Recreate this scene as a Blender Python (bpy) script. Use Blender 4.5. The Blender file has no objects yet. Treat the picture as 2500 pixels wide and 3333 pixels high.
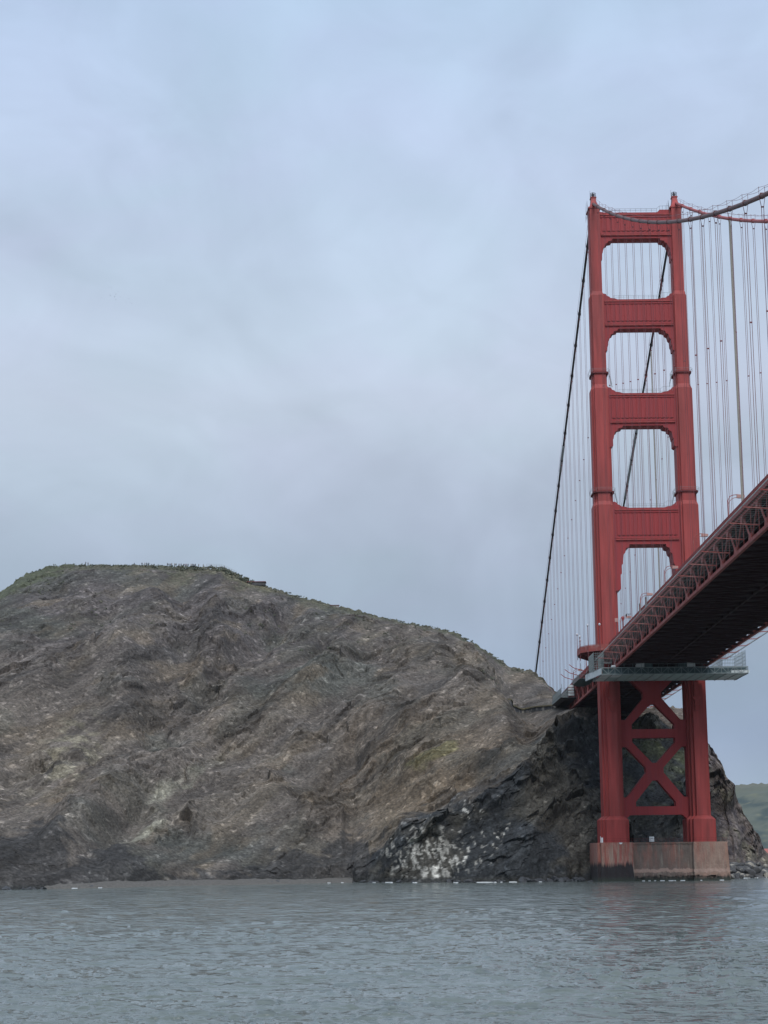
import bpy, math, random
import numpy as np
from mathutils import Vector, Matrix, geometry
random.seed(7); RNG = np.random.default_rng(11)
R = math.radians
SC = bpy.context.scene
COL = SC.collection

# ------------------------------------------------------------------ camera
F_PX, PITCH, YAW, ROLL = 6042.5, 0.1836, 0.0026, -0.0099
CAM = Vector((-85.29, -585.62, 8.03))
fwd = Vector((math.sin(YAW)*math.cos(PITCH), math.cos(YAW)*math.cos(PITCH), math.sin(PITCH)))
rt = Vector((math.cos(YAW), -math.sin(YAW), 0)); up = rt.cross(fwd)
cr, sr = math.cos(ROLL), math.sin(ROLL)
Rr = rt*cr + up*sr; Uu = up*cr - rt*sr
cd = bpy.data.cameras.new('camera'); cam = bpy.data.objects.new('camera', cd); COL.objects.link(cam)
m = Matrix((Rr, Uu, -fwd)).transposed().to_4x4(); m.translation = CAM
cam.matrix_world = m
cd.sensor_fit = 'HORIZONTAL'; cd.sensor_width = 36.0; cd.lens = F_PX/2500*36
cd.clip_start = 0.5; cd.clip_end = 30000
SC.camera = cam

# ------------------------------------------------------------------ world and sun
SUN_EL, SUN_AZ = 46, 174            # azimuth measured clockwise from north (+y)
W = bpy.data.worlds.new('World'); SC.world = W; W.use_nodes = True
nt = W.node_tree; nt.nodes.clear()
def N(nt, t, **k):
    n = nt.nodes.new(t)
    for a, b in k.items(): setattr(n, a, b)
    return n
out = N(nt, 'ShaderNodeOutputWorld')
sky = N(nt, 'ShaderNodeTexSky', sky_type='NISHITA'); sky.sun_disc = False
sky.sun_elevation = R(SUN_EL); sky.sun_rotation = R(SUN_AZ)
bgs = N(nt, 'ShaderNodeBackground'); bgs.inputs[1].default_value = 0.06
nt.links.new(sky.outputs[0], bgs.inputs[0])
tc = N(nt, 'ShaderNodeTexCoord'); sep = N(nt, 'ShaderNodeSeparateXYZ')
nt.links.new(tc.outputs['Generated'], sep.inputs[0])
ramp = N(nt, 'ShaderNodeValToRGB')
el = ramp.color_ramp.elements
el[0].position = 0.0; el[0].color = (.42, .52, .64, 1)
el[1].position = 1.0; el[1].color = (.92, 1.08, 1.34, 1)
for p, c in ((.06, (.325, .42, .575)), (.13, (.375, .455, .575)), (.24, (.575, .66, .80)), (.44, (.53, .675, .90)), (.6, (.66, .79, 1.02))):
    e = ramp.color_ramp.elements.new(p); e.color = (*c, 1)
nt.links.new(sep.outputs[2], ramp.inputs[0])
def wnoise(scale, zs, detail, dist, loc=(0, 0, 0)):
    mp = N(nt, 'ShaderNodeMapping'); mp.inputs['Scale'].default_value = (scale, scale, scale*zs)
    mp.inputs['Location'].default_value = loc
    nz = N(nt, 'ShaderNodeTexNoise'); nz.inputs['Scale'].default_value = 1; nz.inputs['Detail'].default_value = detail
    nz.inputs['Roughness'].default_value = .5; nz.inputs['Distortion'].default_value = dist
    nt.links.new(tc.outputs['Generated'], mp.inputs[0]); nt.links.new(mp.outputs[0], nz.inputs[0])
    return nz.outputs[0]
def mrange(v, a, b, c, d):
    r_ = N(nt, 'ShaderNodeMapRange'); r_.inputs[1].default_value = a; r_.inputs[2].default_value = b
    r_.inputs[3].default_value = c; r_.inputs[4].default_value = d
    nt.links.new(v, r_.inputs[0]); return r_.outputs[0]
def mmul(a, b):
    r_ = N(nt, 'ShaderNodeMath', operation='MULTIPLY'); nt.links.new(a, r_.inputs[0]); nt.links.new(b, r_.inputs[1]); return r_.outputs[0]
m1 = mrange(wnoise(5.5, 1.35, 5, .9, (3, 1, .4)), .3, .7, .915, 1.085)
m2 = mrange(wnoise(15, 1.4, 5, .9, (1, 7, 0)), .3, .7, .955, 1.045)
mm = mmul(m1, m2)
tint = N(nt, 'ShaderNodeMix', data_type='RGBA'); tint.inputs[6].default_value = (1.01, .99, 1.0, 1); tint.inputs[7].default_value = (.985, 1.005, .985, 1)
nt.links.new(mrange(wnoise(8, 2.4, 3, .4, (9, 2, 5)), .35, .65, 0, 1), tint.inputs[0])
vm = N(nt, 'ShaderNodeMix', data_type='RGBA', blend_type='MULTIPLY'); vm.inputs[0].default_value = 1
nt.links.new(ramp.outputs[0], vm.inputs[6]); nt.links.new(tint.outputs[2], vm.inputs[7])
bgc = N(nt, 'ShaderNodeBackground'); nt.links.new(vm.outputs[2], bgc.inputs[0]); nt.links.new(mm, bgc.inputs[1])
mx = N(nt, 'ShaderNodeMixShader'); mx.inputs[0].default_value = .93
nt.links.new(bgs.outputs[0], mx.inputs[1]); nt.links.new(bgc.outputs[0], mx.inputs[2]); nt.links.new(mx.outputs[0], out.inputs[0])

sl = bpy.data.lights.new('sun', 'SUN'); sl.energy = 2.0; sl.angle = R(28); sl.color = (1, .97, .95)
so = bpy.data.objects.new('sun', sl); COL.objects.link(so)
az = R(SUN_AZ); ee = R(SUN_EL)
sdir = Vector((math.sin(az)*math.cos(ee), math.cos(az)*math.cos(ee), math.sin(ee)))
so.rotation_euler = (-sdir).to_track_quat('-Z', 'Y').to_euler(); so.location = (0, -200, 400)
SC.view_settings.view_transform = 'Standard'; SC.view_settings.look = 'None'
SC.view_settings.gamma = 1; SC.view_settings.exposure = 0
SC.cycles.use_adaptive_sampling = False
SC.cycles.max_bounces = 5; SC.cycles.diffuse_bounces = 3; SC.cycles.glossy_bounces = 3; SC.cycles.transparent_max_bounces = 12

# ------------------------------------------------------------------ materials
def mat(name, color, rough=.6, var=.12, scale=.4, stretch=(1, 1, 1), bump=0, bscale=2, second=None, sscale=.15, sedge=(.5, .62), metallic=0, spec=.35):
    m = bpy.data.materials.new(name); m.use_nodes = True; t = m.node_tree
    b = t.nodes['Principled BSDF']; b.inputs['Roughness'].default_value = rough; b.inputs['Metallic'].default_value = metallic
    b.inputs['Specular IOR Level'].default_value = spec
    g = N(t, 'ShaderNodeNewGeometry')
    def nz(sc, st, det=5):
        mp = N(t, 'ShaderNodeMapping'); mp.inputs['Scale'].default_value = [sc*k for k in st]
        n = N(t, 'ShaderNodeTexNoise'); n.inputs['Scale'].default_value = 1; n.inputs['Detail'].default_value = det
        t.links.new(g.outputs['Position'], mp.inputs[0]); t.links.new(mp.outputs[0], n.inputs[0]); return n.outputs[0]
    def mr(v, a, b_, c, d):
        r_ = N(t, 'ShaderNodeMapRange'); 
        for i, x in enumerate((a, b_, c, d)): r_.inputs[i+1].default_value = x
        t.links.new(v, r_.inputs[0]); return r_.outputs[0]
    base = N(t, 'ShaderNodeRGB'); base.outputs[0].default_value = (*color, 1); cur = base.outputs[0]
    if second:
        s = N(t, 'ShaderNodeMix', data_type='RGBA'); s.inputs[7].default_value = (*second, 1)
        t.links.new(cur, s.inputs[6]); t.links.new(mr(nz(sscale, stretch), sedge[0], sedge[1], 0, 1), s.inputs[0]); cur = s.outputs[2]
    v = N(t, 'ShaderNodeVectorMath', operation='SCALE'); t.links.new(cur, v.inputs[0])
    t.links.new(mr(nz(scale, stretch), .25, .75, 1-var, 1+var), v.inputs['Scale']); t.links.new(v.outputs[0], b.inputs['Base Color'])
    if bump:
        bp = N(t, 'ShaderNodeBump'); bp.inputs['Distance'].default_value = bump; bp.inputs['Strength'].default_value = 1
        t.links.new(nz(bscale, (1, 1, 1), 8), bp.inputs['Height']); t.links.new(bp.outputs[0], b.inputs['Normal'])
    return m
RED = (.32, .050, .045)
M = {}
M['red'] = mat('orange_paint', RED, .6, .28, .8, (1, 1, .10), second=(.27, .05, .045), sscale=.35, sedge=(.47, .64))
M['red_strut'] = mat('orange_paint_strut', (.31, .036, .038), .6, .22, .9, (1, 1, .06), second=(.24, .032, .036), sscale=.9)
M['truss'] = mat('weathered_truss_paint', (.29, .068, .058), .7, .2, 1.2, second=(.31, .12, .105), sscale=.8)
M['parapet'] = mat('parapet_paint', (.26, .055, .05), .7, .15, 1)
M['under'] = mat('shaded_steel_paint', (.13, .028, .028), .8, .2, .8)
M['floor'] = mat('shade_darkened_deck_steel', (.034, .014, .016), .9, .2, .5)  # orange-painted steel under the roadway, its shade put into the colour
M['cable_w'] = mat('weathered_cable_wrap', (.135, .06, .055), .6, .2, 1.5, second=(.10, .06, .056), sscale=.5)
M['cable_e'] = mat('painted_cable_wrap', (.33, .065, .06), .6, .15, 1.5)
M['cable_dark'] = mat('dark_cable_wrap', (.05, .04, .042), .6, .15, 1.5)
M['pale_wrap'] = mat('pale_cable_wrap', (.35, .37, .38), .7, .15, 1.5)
M['rope'] = mat('suspender_rope', (.19, .06, .065), .6, .1, 1)
M['rope_grey'] = mat('grey_rope_sleeve', (.30, .27, .23), .6, .1, 1)
M['dark'] = mat('dark_steel', (.035, .03, .035), .6, .1, 1)
M['galv'] = mat('galvanised_steel', (.21, .245, .245), .5, .15, 1, spec=.4)
M['panel'] = mat('pale_grey_sheet', (.62, .66, .65), .6, .14, .4, second=(.45, .5, .5), sscale=.3)
M['underpanel'] = mat('grey_green_floor_sheet', (.34, .42, .41), .7, .2, .5)
M['white'] = mat('white_paint', (.75, .76, .76), .5, .05, 1)
M['green_box'] = mat('dull_green_sheet', (.07, .11, .115), .6, .1, 1)
M['lamp'] = mat('lamp_housing', (.45, .25, .22), .5, .1, 1)
M['glass'] = mat('lamp_glass', (.55, .55, .58), .2, .02, 1)
M['road'] = mat('asphalt', (.05, .05, .052), .9, .1, 1)
M['rock'] = mat('boulder_rock', (.085, .085, .085), .9, .5, .35, bump=.15, bscale=2, second=(.25, .235, .20), sscale=.35, sedge=(.55, .65))
M['skin'] = mat('skin', (.4, .25, .18), .6, .05, 1)
M['cloth_dark'] = mat('dark_cloth', (.03, .03, .04), .8, .1, 1)
M['bird'] = mat('grey_feathers', (.50, .52, .56), .8, .1, 3)
M['concrete'] = mat('old_concrete', (.30, .28, .26), .9, .2, .6)
M['pale_ledge'] = mat('pale_grass_ledge', (.17, .15, .085), .9, .2, 1)
M['brick'] = mat('red_roof', (.35, .13, .11), .8, .1, 1)
M['scrub'] = mat('coastal_scrub', (.085, .092, .062), .9, .5, .5, second=(.12, .118, .08), sscale=.2)
M['rock_wet'] = mat('wet_rock', (.045, .047, .05), .6, .3, .8, bump=.1, bscale=3)
M['foam'] = mat('sea_foam', (.75, .78, .78), .7, .1, 1)

# ------------------------------------------------------------------ mesh helpers
class MB:
    def __init__(s): s.v = []; s.f = []; s.m = []
    def add(s, vs, fs, mi=0):
        o = len(s.v); s.v += [tuple(v) for v in vs]; s.f += [tuple(i+o for i in f) for f in fs]; s.m += [mi]*len(fs); return s
    def box(s, x0, x1, y0, y1, z0, z1, mi=0):
        vs = [(x, y, z) for z in (z0, z1) for y in (y0, y1) for x in (x0, x1)]
        return s.add(vs, [(0, 2, 3, 1), (4, 5, 7, 6), (0, 1, 5, 4), (2, 6, 7, 3), (0, 4, 6, 2), (1, 3, 7, 5)], mi)
    def bar(s, a, b, w, h=None, mi=0, upv=(0, 0, 1)):
        a = Vector(a); b = Vector(b); d = (b-a); h = h or w
        if d.length < 1e-6: return s
        d.normalize(); u = Vector(upv)
        if abs(d.dot(u)) > .98: u = Vector((1, 0, 0))
        r_ = d.cross(u).normalized(); u = r_.cross(d)
        vs = []
        for p in (a, b):
            for i, j in ((-1, -1), (1, -1), (1, 1), (-1, 1)): vs.append(p + r_*(i*w/2) + u*(j*h/2))
        return s.add(vs, [(0, 1, 2, 3), (7, 6, 5, 4), (0, 4, 5, 1), (1, 5, 6, 2), (2, 6, 7, 3), (3, 7, 4, 0)], mi)
    def tube(s, pts, r, n=6, mi=0, cap=True):
        pts = [Vector(p) for p in pts]; k = len(pts)
        rs = r if isinstance(r, (list, tuple)) else [r]*k
        vs = []
        for i, p in enumerate(pts):
            d = (pts[min(i+1, k-1)] - pts[max(i-1, 0)]).normalized()
            u = Vector((0, 0, 1)) if abs(d.z) < .95 else Vector((1, 0, 0))
            a = d.cross(u).normalized(); b = a.cross(d)
            for j in range(n):
                t = 2*math.pi*j/n; vs.append(p + a*(rs[i]*math.cos(t)) + b*(rs[i]*math.sin(t)))
        fs = [(i*n+j, i*n+(j+1) % n, (i+1)*n+(j+1) % n, (i+1)*n+j) for i in range(k-1) for j in range(n)]
        if cap: fs += [tuple(range(n))[::-1], tuple((k-1)*n+j for j in range(n))]
        return s.add(vs, fs, mi)
    def loft(s, rings, mi=0, cap=True):
        n = len(rings[0]); vs = [v for r_ in rings for v in r_]
        fs = [(i*n+j, i*n+(j+1) % n, (i+1)*n+(j+1) % n, (i+1)*n+j) for i in range(len(rings)-1) for j in range(n)]
        if cap: fs += [tuple(range(n))[::-1], tuple((len(rings)-1)*n+j for j in range(n))]
        return s.add(vs, fs, mi)
    def plate(s, outer, holes, y0, y1, mi=0):
        """flat plate in the xz plane with openings, thickness y0..y1"""
        loops = [outer]+holes
        flat = [p for l in loops for p in l]
        tri = geometry.tessellate_polygon([[Vector((p[0], p[1], 0)) for p in l] for l in loops])
        n = len(flat)
        vs = [(p[0], y0, p[1]) for p in flat]+[(p[0], y1, p[1]) for p in flat]
        fs = [tuple(t) for t in tri]+[tuple(i+n for i in t[::-1]) for t in tri]
        o = 0
        for l in loops:
            k = len(l)
            for i in range(k): fs.append((o+i, o+(i+1) % k, n+o+(i+1) % k, n+o+i))
            o += k
        return s.add(vs, fs, mi)
    def build(s, name, mats, parent=None, smooth=False):
        me = bpy.data.meshes.new(name); me.from_pydata(s.v, [], s.f)
        for mm_ in (mats if isinstance(mats, (list, tuple)) else [mats]): me.materials.append(mm_)
        me.polygons.foreach_set('material_index', s.m)
        if smooth: me.polygons.foreach_set('use_smooth', [True]*len(s.f))
        me.update()
        import bmesh
        if len(s.v) < 60000:
            bm = bmesh.new(); bm.from_mesh(me); bmesh.ops.recalc_face_normals(bm, faces=bm.faces); bm.to_mesh(me); bm.free()
        o = bpy.data.objects.new(name, me); COL.objects.link(o)
        if parent: o.parent = parent
        return o
def empty(name, loc=(0, 0, 0), parent=None):
    o = bpy.data.objects.new(name, None); COL.objects.link(o); o.location = loc
    o.empty_display_size = 1
    if parent: o.parent = parent
    return o
def tag(o, label=None, cat=None, group=None, kind=None):
    if label: o['label'] = label
    if cat: o['category'] = cat
    if group: o['group'] = group
    if kind: o['kind'] = kind
    return o
def copy_tree(o, parent=None):
    c = o.copy(); COL.objects.link(c); c.parent = parent
    for ch in list(o.children): copy_tree(ch, c)
    return c

# ------------------------------------------------------------------ numpy gradient noise
PERM = RNG.permutation(256); PERM = np.concatenate([PERM, PERM]).astype(np.int64)
GR = RNG.normal(size=(256, 3)); GR /= np.linalg.norm(GR, axis=1)[:, None]
def perlin(x, y, z):
    xi = np.floor(x).astype(np.int64); yi = np.floor(y).astype(np.int64); zi = np.floor(z).astype(np.int64)
    xf = x-xi; yf = y-yi; zf = z-zi
    fu = lambda t: t*t*t*(t*(t*6-15)+10)
    u, v, w = fu(xf), fu(yf), fu(zf)
    def g(i, j, k):
        h = PERM[(PERM[(PERM[(xi+i) & 255]+yi+j) & 255]+zi+k) & 255]; q = GR[h]
        return q[..., 0]*(xf-i)+q[..., 1]*(yf-j)+q[..., 2]*(zf-k)
    L = lambda a, b, t: a+(b-a)*t
    return L(L(L(g(0, 0, 0), g(1, 0, 0), u), L(g(0, 1, 0), g(1, 1, 0), u), v), L(L(g(0, 0, 1), g(1, 0, 1), u), L(g(0, 1, 1), g(1, 1, 1), u), v), w)*1.6
def fbm(x, y, z, o=5, ridged=False, gain=.5):
    s = 0; a = 1; t = 0; f = 1
    for i in range(o):
        n = perlin(x*f+i*17.3, y*f+i*5.1, z*f-i*9.7)
        if ridged: n = 1-2*np.abs(n)
        s = s+a*n; t += a; a *= gain; f *= 2.03
    return s/t
def sstep(a, b, x):
    t = np.clip((x-a)/(b-a), 0, 1); return t*t*(3-2*t)

def facets(x, y, z, seed=0, tilt=1.0, jit=.9):
    """fractured rock: every jittered cell carries its own tilted plane; returns height and a random value per cell"""
    xi = np.floor(x).astype(np.int64); yi = np.floor(y).astype(np.int64); zi = np.floor(z).astype(np.int64)
    best = np.full(x.shape, 1e9); h = np.zeros(x.shape); rv = np.zeros(x.shape)
    rr = np.random.default_rng(seed+50); J = rr.random((256, 3)); G = rr.normal(size=(256, 3)); O = rr.random(256)
    for i in (-1, 0, 1):
        for j in (-1, 0, 1):
            for k in (-1, 0, 1):
                q = PERM[(PERM[(PERM[(xi+i) & 255]+yi+j) & 255]+zi+k+seed) & 255]
                dx = x-(xi+i+.5+(J[q, 0]-.5)*jit); dy = y-(yi+j+.5+(J[q, 1]-.5)*jit); dz = z-(zi+k+.5+(J[q, 2]-.5)*jit)
                d = dx*dx+dy*dy+dz*dz; m_ = d < best
                best = np.where(m_, d, best)
                h = np.where(m_, (dx*G[q, 0]+dy*G[q, 1]+dz*G[q, 2])*tilt+O[q]*.9, h); rv = np.where(m_, O[q], rv)
    return h, rv
def grid_mesh(name, V, cols=None, m=None, smooth=False):
    nu, nv = V.shape[:2]
    idx = np.arange(nu*nv).reshape(nu, nv)
    f = np.stack([idx[:-1, :-1], idx[1:, :-1], idx[1:, 1:], idx[:-1, 1:]], -1).reshape(-1, 4)
    me = bpy.data.meshes.new(name)
    me.vertices.add(nu*nv); me.vertices.foreach_set('co', V.reshape(-1).astype(np.float32))
    me.loops.add(f.size); me.loops.foreach_set('vertex_index', f.reshape(-1).astype(np.int32))
    me.polygons.add(len(f)); me.polygons.foreach_set('loop_start', (np.arange(len(f))*4).astype(np.int32))
    me.polygons.foreach_set('loop_total', np.full(len(f), 4, np.int32))
    me.polygons.foreach_set('use_smooth', np.full(len(f), smooth))
    me.update(calc_edges=True)
    if cols is not None:
        a = me.color_attributes.new('rockcol', 'FLOAT_COLOR', 'POINT')
        c4 = np.concatenate([cols.reshape(-1, 3), np.ones((nu*nv, 1))], 1).astype(np.float32); a.data.foreach_set('color', c4.reshape(-1))
    if m: me.materials.append(m)
    o = bpy.data.objects.new(name, me); COL.objects.link(o); return o

# ------------------------------------------------------------------ terrain (hill above the strait)
def rock_material():
    m = bpy.data.materials.new('hillside_rock'); m.use_nodes = True; t = m.node_tree; b = t.nodes['Principled BSDF']
    b.inputs['Roughness'].default_value = .95; b.inputs['Specular IOR Level'].default_value = .15
    at = N(t, 'ShaderNodeAttribute', attribute_name='rockcol'); g = N(t, 'ShaderNodeNewGeometry')
    def nz(sc, det, rot=0):
        mp = N(t, 'ShaderNodeMapping'); mp.inputs['Scale'].default_value = sc; mp.inputs['Rotation'].default_value = (0, rot, 0)
        n = N(t, 'ShaderNodeTexNoise'); n.inputs['Scale'].default_value = 1; n.inputs['Detail'].default_value = det; n.inputs['Roughness'].default_value = .62
        t.links.new(g.outputs['Position'], mp.inputs[0]); t.links.new(mp.outputs[0], n.inputs[0]); return n.outputs[0]
    r_ = N(t, 'ShaderNodeMapRange'); t.links.new(nz((1.1, 1.1, 1.5), 8, .6), r_.inputs[0])
    for i, x in enumerate((.32, .68, .6, 1.4)): r_.inputs[i+1].default_value = x
    vo = N(t, 'ShaderNodeTexVoronoi'); vo.inputs['Scale'].default_value = 1.05; vo.inputs['Randomness'].default_value = 1
    t.links.new(g.outputs['Position'], vo.inputs['Vector']); sp = N(t, 'ShaderNodeSeparateColor'); t.links.new(vo.outputs['Color'], sp.inputs[0])
    cr_ = N(t, 'ShaderNodeValToRGB'); e = cr_.color_ramp.elements; e[0].position = 0; e[0].color = (.75, .75, .75, 1); e[1].position = 1; e[1].color = (1.9, 1.9, 1.9, 1)
    for p_, c_ in ((.5, .97), (.93, 1.15), (.975, 1.2)): q_ = cr_.color_ramp.elements.new(p_); q_.color = (c_, c_, c_, 1)
    t.links.new(sp.outputs[0], cr_.inputs[0]); ml = N(t, 'ShaderNodeMath', operation='MULTIPLY'); t.links.new(cr_.outputs[0], ml.inputs[0]); t.links.new(r_.outputs[0], ml.inputs[1])
    v = N(t, 'ShaderNodeVectorMath', operation='SCALE'); t.links.new(at.outputs[0], v.inputs[0]); t.links.new(ml.outputs[0], v.inputs['Scale'])
    t.links.new(v.outputs[0], b.inputs['Base Color'])
    bp = N(t, 'ShaderNodeBump'); bp.inputs['Distance'].default_value = .22; bp.inputs['Strength'].default_value = 1
    t.links.new(nz((1.2, 1.2, 1.6), 8), bp.inputs['Height']); t.links.new(bp.outputs[0], b.inputs['Normal'])
    return m
XR_ = np.array([-400, -330, -290, -258.9, -246.4, -234.9, -221.1, -189.3, -157.5, -146.8, -132, -106.6, -85.6, -52.3, -40.2, -28.2, -18.2, -13.5, -10.1, .2, 19.2, 30.6, 37.3, 40.4, 44.2, 48, 51.6, 56, 75, 140])
ZR_ = np.array([60, 85, 113, 127.3, 136.8, 139.9, 140.4, 139.7, 138.5, 133.6, 128, 120.1, 114.5, 107.1, 99.3, 90.5, 87.7, 81.6, 75.2, 66.7, 63.8, 63, 47.6, 35.4, 26.8, 20, 10, 4.3, 3.4, 3])
YR_ = np.array([255, 255, 255, 255, 255, 255, 255, 255, 255, 254.6, 253.8, 252.2, 251, 245.3, 241.8, 238.3, 235.4, 220.6, 205, 150, 143.1, 132.2, 112, 108, 103, 99, 95, 92, 150, 250])
XS_ = np.array([-400, -250, -220, -191, -172, -158, -143, -118, -95, -80, -61, -40, -20, 0, 14, 34, 51, 60, 80, 140])
YS_ = np.array([-150, -95, -75, -64, -44, -26, -6, 4, 24, 8, -4, -8, 6, 26, 36, 48, 74, 92, 130, 230])
XA_ = np.array([-400, -191, -150, -105, -95, -84.8, -76.4, -67, -57.7, -52, -48.7, -38.3, -31.3, -25.2, -17.4, -8, 5, 20, 30, 36, 44, 52, 60, 140])
ZA_ = np.array([9, 9, 8, 5, 6, 11.4, 17, 21, 25, 29, 32, 40, 48, 54.5, 59, 60, 56, 50, 42, 32, 16, 6, 2, 2])
FEATURES = [   # gullies (negative) and ribs (positive) on the face: points (x, z), depth, width
 ([(-174.4, 134.6), (-163.9, 108.9), (-163.7, 86.4), (-167.3, 56.3)], -9, 8), ([(-126.2, 111.4), (-136.1, 96.3), (-146.0, 88.3), (-154.5, 69.4)], -12, 6.5),
 ([(-108.6, 99.4), (-111.0, 91.6)], -8, 4), ([(-94.6, 43.7), (-105.9, 34.3), (-115.0, 28.9)], -6, 3.2), ([(-207.3, 38.7), (-194.8, 43.1), (-185.4, 44.2)], -7, 3.2),
 ([(-60.6, 62.9), (-77.4, 48.8)], -4, 3), ([(-77.6, 99.4), (-91.6, 89.0)], -6, 3.5), ([(-127.9, 32.2), (-138.7, 22.3)], -4, 3.5), ([(-197.1, 107.6), (-206.8, 89.3)], -4, 5), ([(-164.0, 25.1), (-170.3, 15.9)], -6, 4),
 ([(-101.3, 88.6), (-125.9, 56.3)], 9, 7), ([(-146.2, 57.8), (-160.3, 38.3)], 5, 5), ([(-173.8, 32.8), (-183.5, 15.9)], 8, 5), ([(-49.7, 76.9), (-75.4, 54.8)], 5, 5), ([(-115.2, 50.7), (-128.1, 33.9)], 5, 4.5),
 ([(-151.8, 126.9), (-154.7, 109.7)], 5, 4), ([(-78.4, 72.1), (-94.9, 55.5)], 6, 5), ([(-180, 118), (-186, 88), (-178, 62)], 5, 8), ([(-212, 80), (-222, 50)], 5, 8), ([(-186, 7), (-172, 8)], -9, 3.5), ([(-128, 5), (-116, 6)], -5, 2.5)]
def terrain():
    dx = .45
    xs = np.concatenate([np.arange(-330, -262, 1.4), np.arange(-262, 60, dx), np.arange(60, 140, 3)])
    nt_ = 500
    t1 = np.linspace(0, 1, 210); t2 = np.linspace(0, 1, 440)[1:]; t3 = np.array([1.01, 1.03, 1.06, 1.12, 1.3, 1.8, 3.0])
    zr = np.interp(xs, XR_, ZR_); yr = np.interp(xs, XR_, YR_); ys = np.interp(xs, XS_, YS_)+fbm(xs/9, xs*0+3.3, xs*0+1.7, 4)*3.2; za = np.interp(xs, XA_, ZA_)
    za = np.minimum(za, zr*.9)
    run = np.where(xs > 33, .45, .55)
    ya = ys+run*za+np.maximum(0, (za-40))*1.1
    wl = sstep(-104, -116, xs); ya = ya*(1-wl)+(ys+(yr-ys)*.8*za/zr)*wl
    ya = np.minimum(ya, yr-.3*(yr-ys))
    X = np.repeat(xs[:, None], len(t1)+len(t2)+len(t3)+1, 1)
    Y = np.zeros_like(X); Z = np.zeros_like(X); T = np.zeros_like(X)
    n1 = len(t1)
    Y[:, 0] = ys-6; Z[:, 0] = -3
    Y[:, 1:n1+1] = ys[:, None]+(ya-ys)[:, None]*t1; Z[:, 1:n1+1] = -.4+(za+.4)[:, None]*t1**.85
    Y[:, n1+1:n1+1+len(t2)] = ya[:, None]+(yr-ya)[:, None]*t2
    conv = (xs < -100)*.12
    tt = t2[None, :]
    pr = tt + .10*np.sin(math.pi*tt)*sstep(-150, -60, xs)[:, None] - .05*np.sin(2*math.pi*tt)*sstep(-60, -150, xs)[:, None]
    sh = (sstep(-44, -26, xs)*sstep(24, 12, xs))[:, None]; pr = pr*(1-sh)+tt**2.1*sh
    Z[:, n1+1:n1+1+len(t2)] = za[:, None]+(zr-za)[:, None]*pr
    T[:, n1+1:n1+1+len(t2)] = tt; T[:, :n1+1] = -1+np.concatenate([[0], t1])[None, :]
    for k, t in enumerate(t3):
        j = n1+1+len(t2)+k
        Y[:, j] = yr+(t-1)*200; Z[:, j] = zr-(t-1)*np.where(xs > 20, 40, 14); T[:, j] = t
    # --- displacement
    dY = np.gradient(Y, axis=1); dZ = np.gradient(Z, axis=1); l = np.hypot(dY, dZ)+1e-6
    ny, nz = -dZ/l, dY/l
    xw, yw, zw = X, Y, Z
    a = R(36); p = xw*math.cos(a)+zw*math.sin(a); q = -xw*math.sin(a)+zw*math.cos(a)   # strata climbing to the right
    right = sstep(-190, -110, xw)
    big = fbm(xw/60, yw/60, zw/45, 3)
    strata = fbm(p/55, yw/60, q/11, 5, ridged=True)
    mid = fbm(xw/16, yw/16, zw/14, 4, ridged=True)
    fine = fbm(xw/4.5, yw/4.5, zw/4.0, 4, ridged=True)
    gull = fbm((xw+zw*.25)/26, yw/200, zw/120, 3, ridged=True)
    dark = sstep(0, 1, np.clip(-T*6, 0, 1))*sstep(-104, -92, xw)
    dark = (T < 0)*sstep(-104, -92, xw)
    edge = (.10+.90*sstep(1.0, .84, T))*(T < 1.05)*sstep(-2, 3, zw)
    wx = fbm(xw/20, yw/20, zw/20+7, 3)*1.6
    f1, r1 = facets((p+wx)/13, (yw+wx)/9, (q-wx)/4.5, 1); f2, r2 = facets((p+wx)/4.6, (yw+wx)/3.2, (q+wx)/2.0, 2); f3, r3 = facets((xw+wx)/1.7, yw/1.5, (zw+wx)/1.2, 3)
    bold = .12+1.15*sstep(-.06, .26, fbm(p/40+3, yw/50, q/17, 4)+.10*big)
    disp = 11*big + strata*(.8+1.1*right)*bold+gull*1.8+mid*(.15+.8*dark)*bold+fine*(.10+.15*dark)+f1*(1.05+.9*dark)*bold+f2*(.36+.35*dark)*(.35+.65*bold)+f3*.15
    def seg(pts):
        d = np.full(xw.shape, 1e9); wob = fbm(xw/13, yw/13, zw/13+30, 3)*4.5
        for (ax, az_), (bx_, bz) in zip(pts[:-1], pts[1:]):
            vx, vz = bx_-ax, bz-az_; L2 = vx*vx+vz*vz
            t = np.clip(((xw-ax)*vx+(zw-az_)*vz)/L2, 0, 1)
            d = np.minimum(d, np.hypot(xw-ax-t*vx, zw-az_-t*vz))
        return d+wob
    for pts, dep, wd in FEATURES:
        disp = disp+.8*dep*np.exp(-(np.maximum(seg(pts), 0)/wd)**2)
    disp = (disp-3.5)*edge*(1-.75*sstep(-42, -26, xw)*(T > 0)*sstep(20, 0, xw))*np.clip(zw/18, .25, 1)
    bush = np.maximum(0, fbm(xw/3.2, yw/3.2, zw/3, 3))*2.6*sstep(.93, .99, T)*(T < 1.2)
    Y2 = Y+ny*disp; Z2 = Z+nz*disp*.8+bush
    # near-shore shelf
    Z2 = np.where(T <= -.98, np.minimum(Z2, 0.2), Z2)
    X2 = X+fbm(xw/9, yw/9+40, zw/9, 3)*1.6*edge
    # --- rock colours (rock and growth, plus shade put into the dark spur)
    n1_ = fbm(xw/45, yw/70, zw/30+9, 4); n2_ = fbm(p/30, yw/40, q/9+3, 5); n3_ = fbm(xw/6, yw/6+5, zw/5, 4)
    C = np.zeros(X.shape+(3,))
    def setc(c, w): 
        nonlocal C
        w = np.clip(w, 0, 1)[..., None]; C = C*(1-w)+np.array(c)*w
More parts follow.
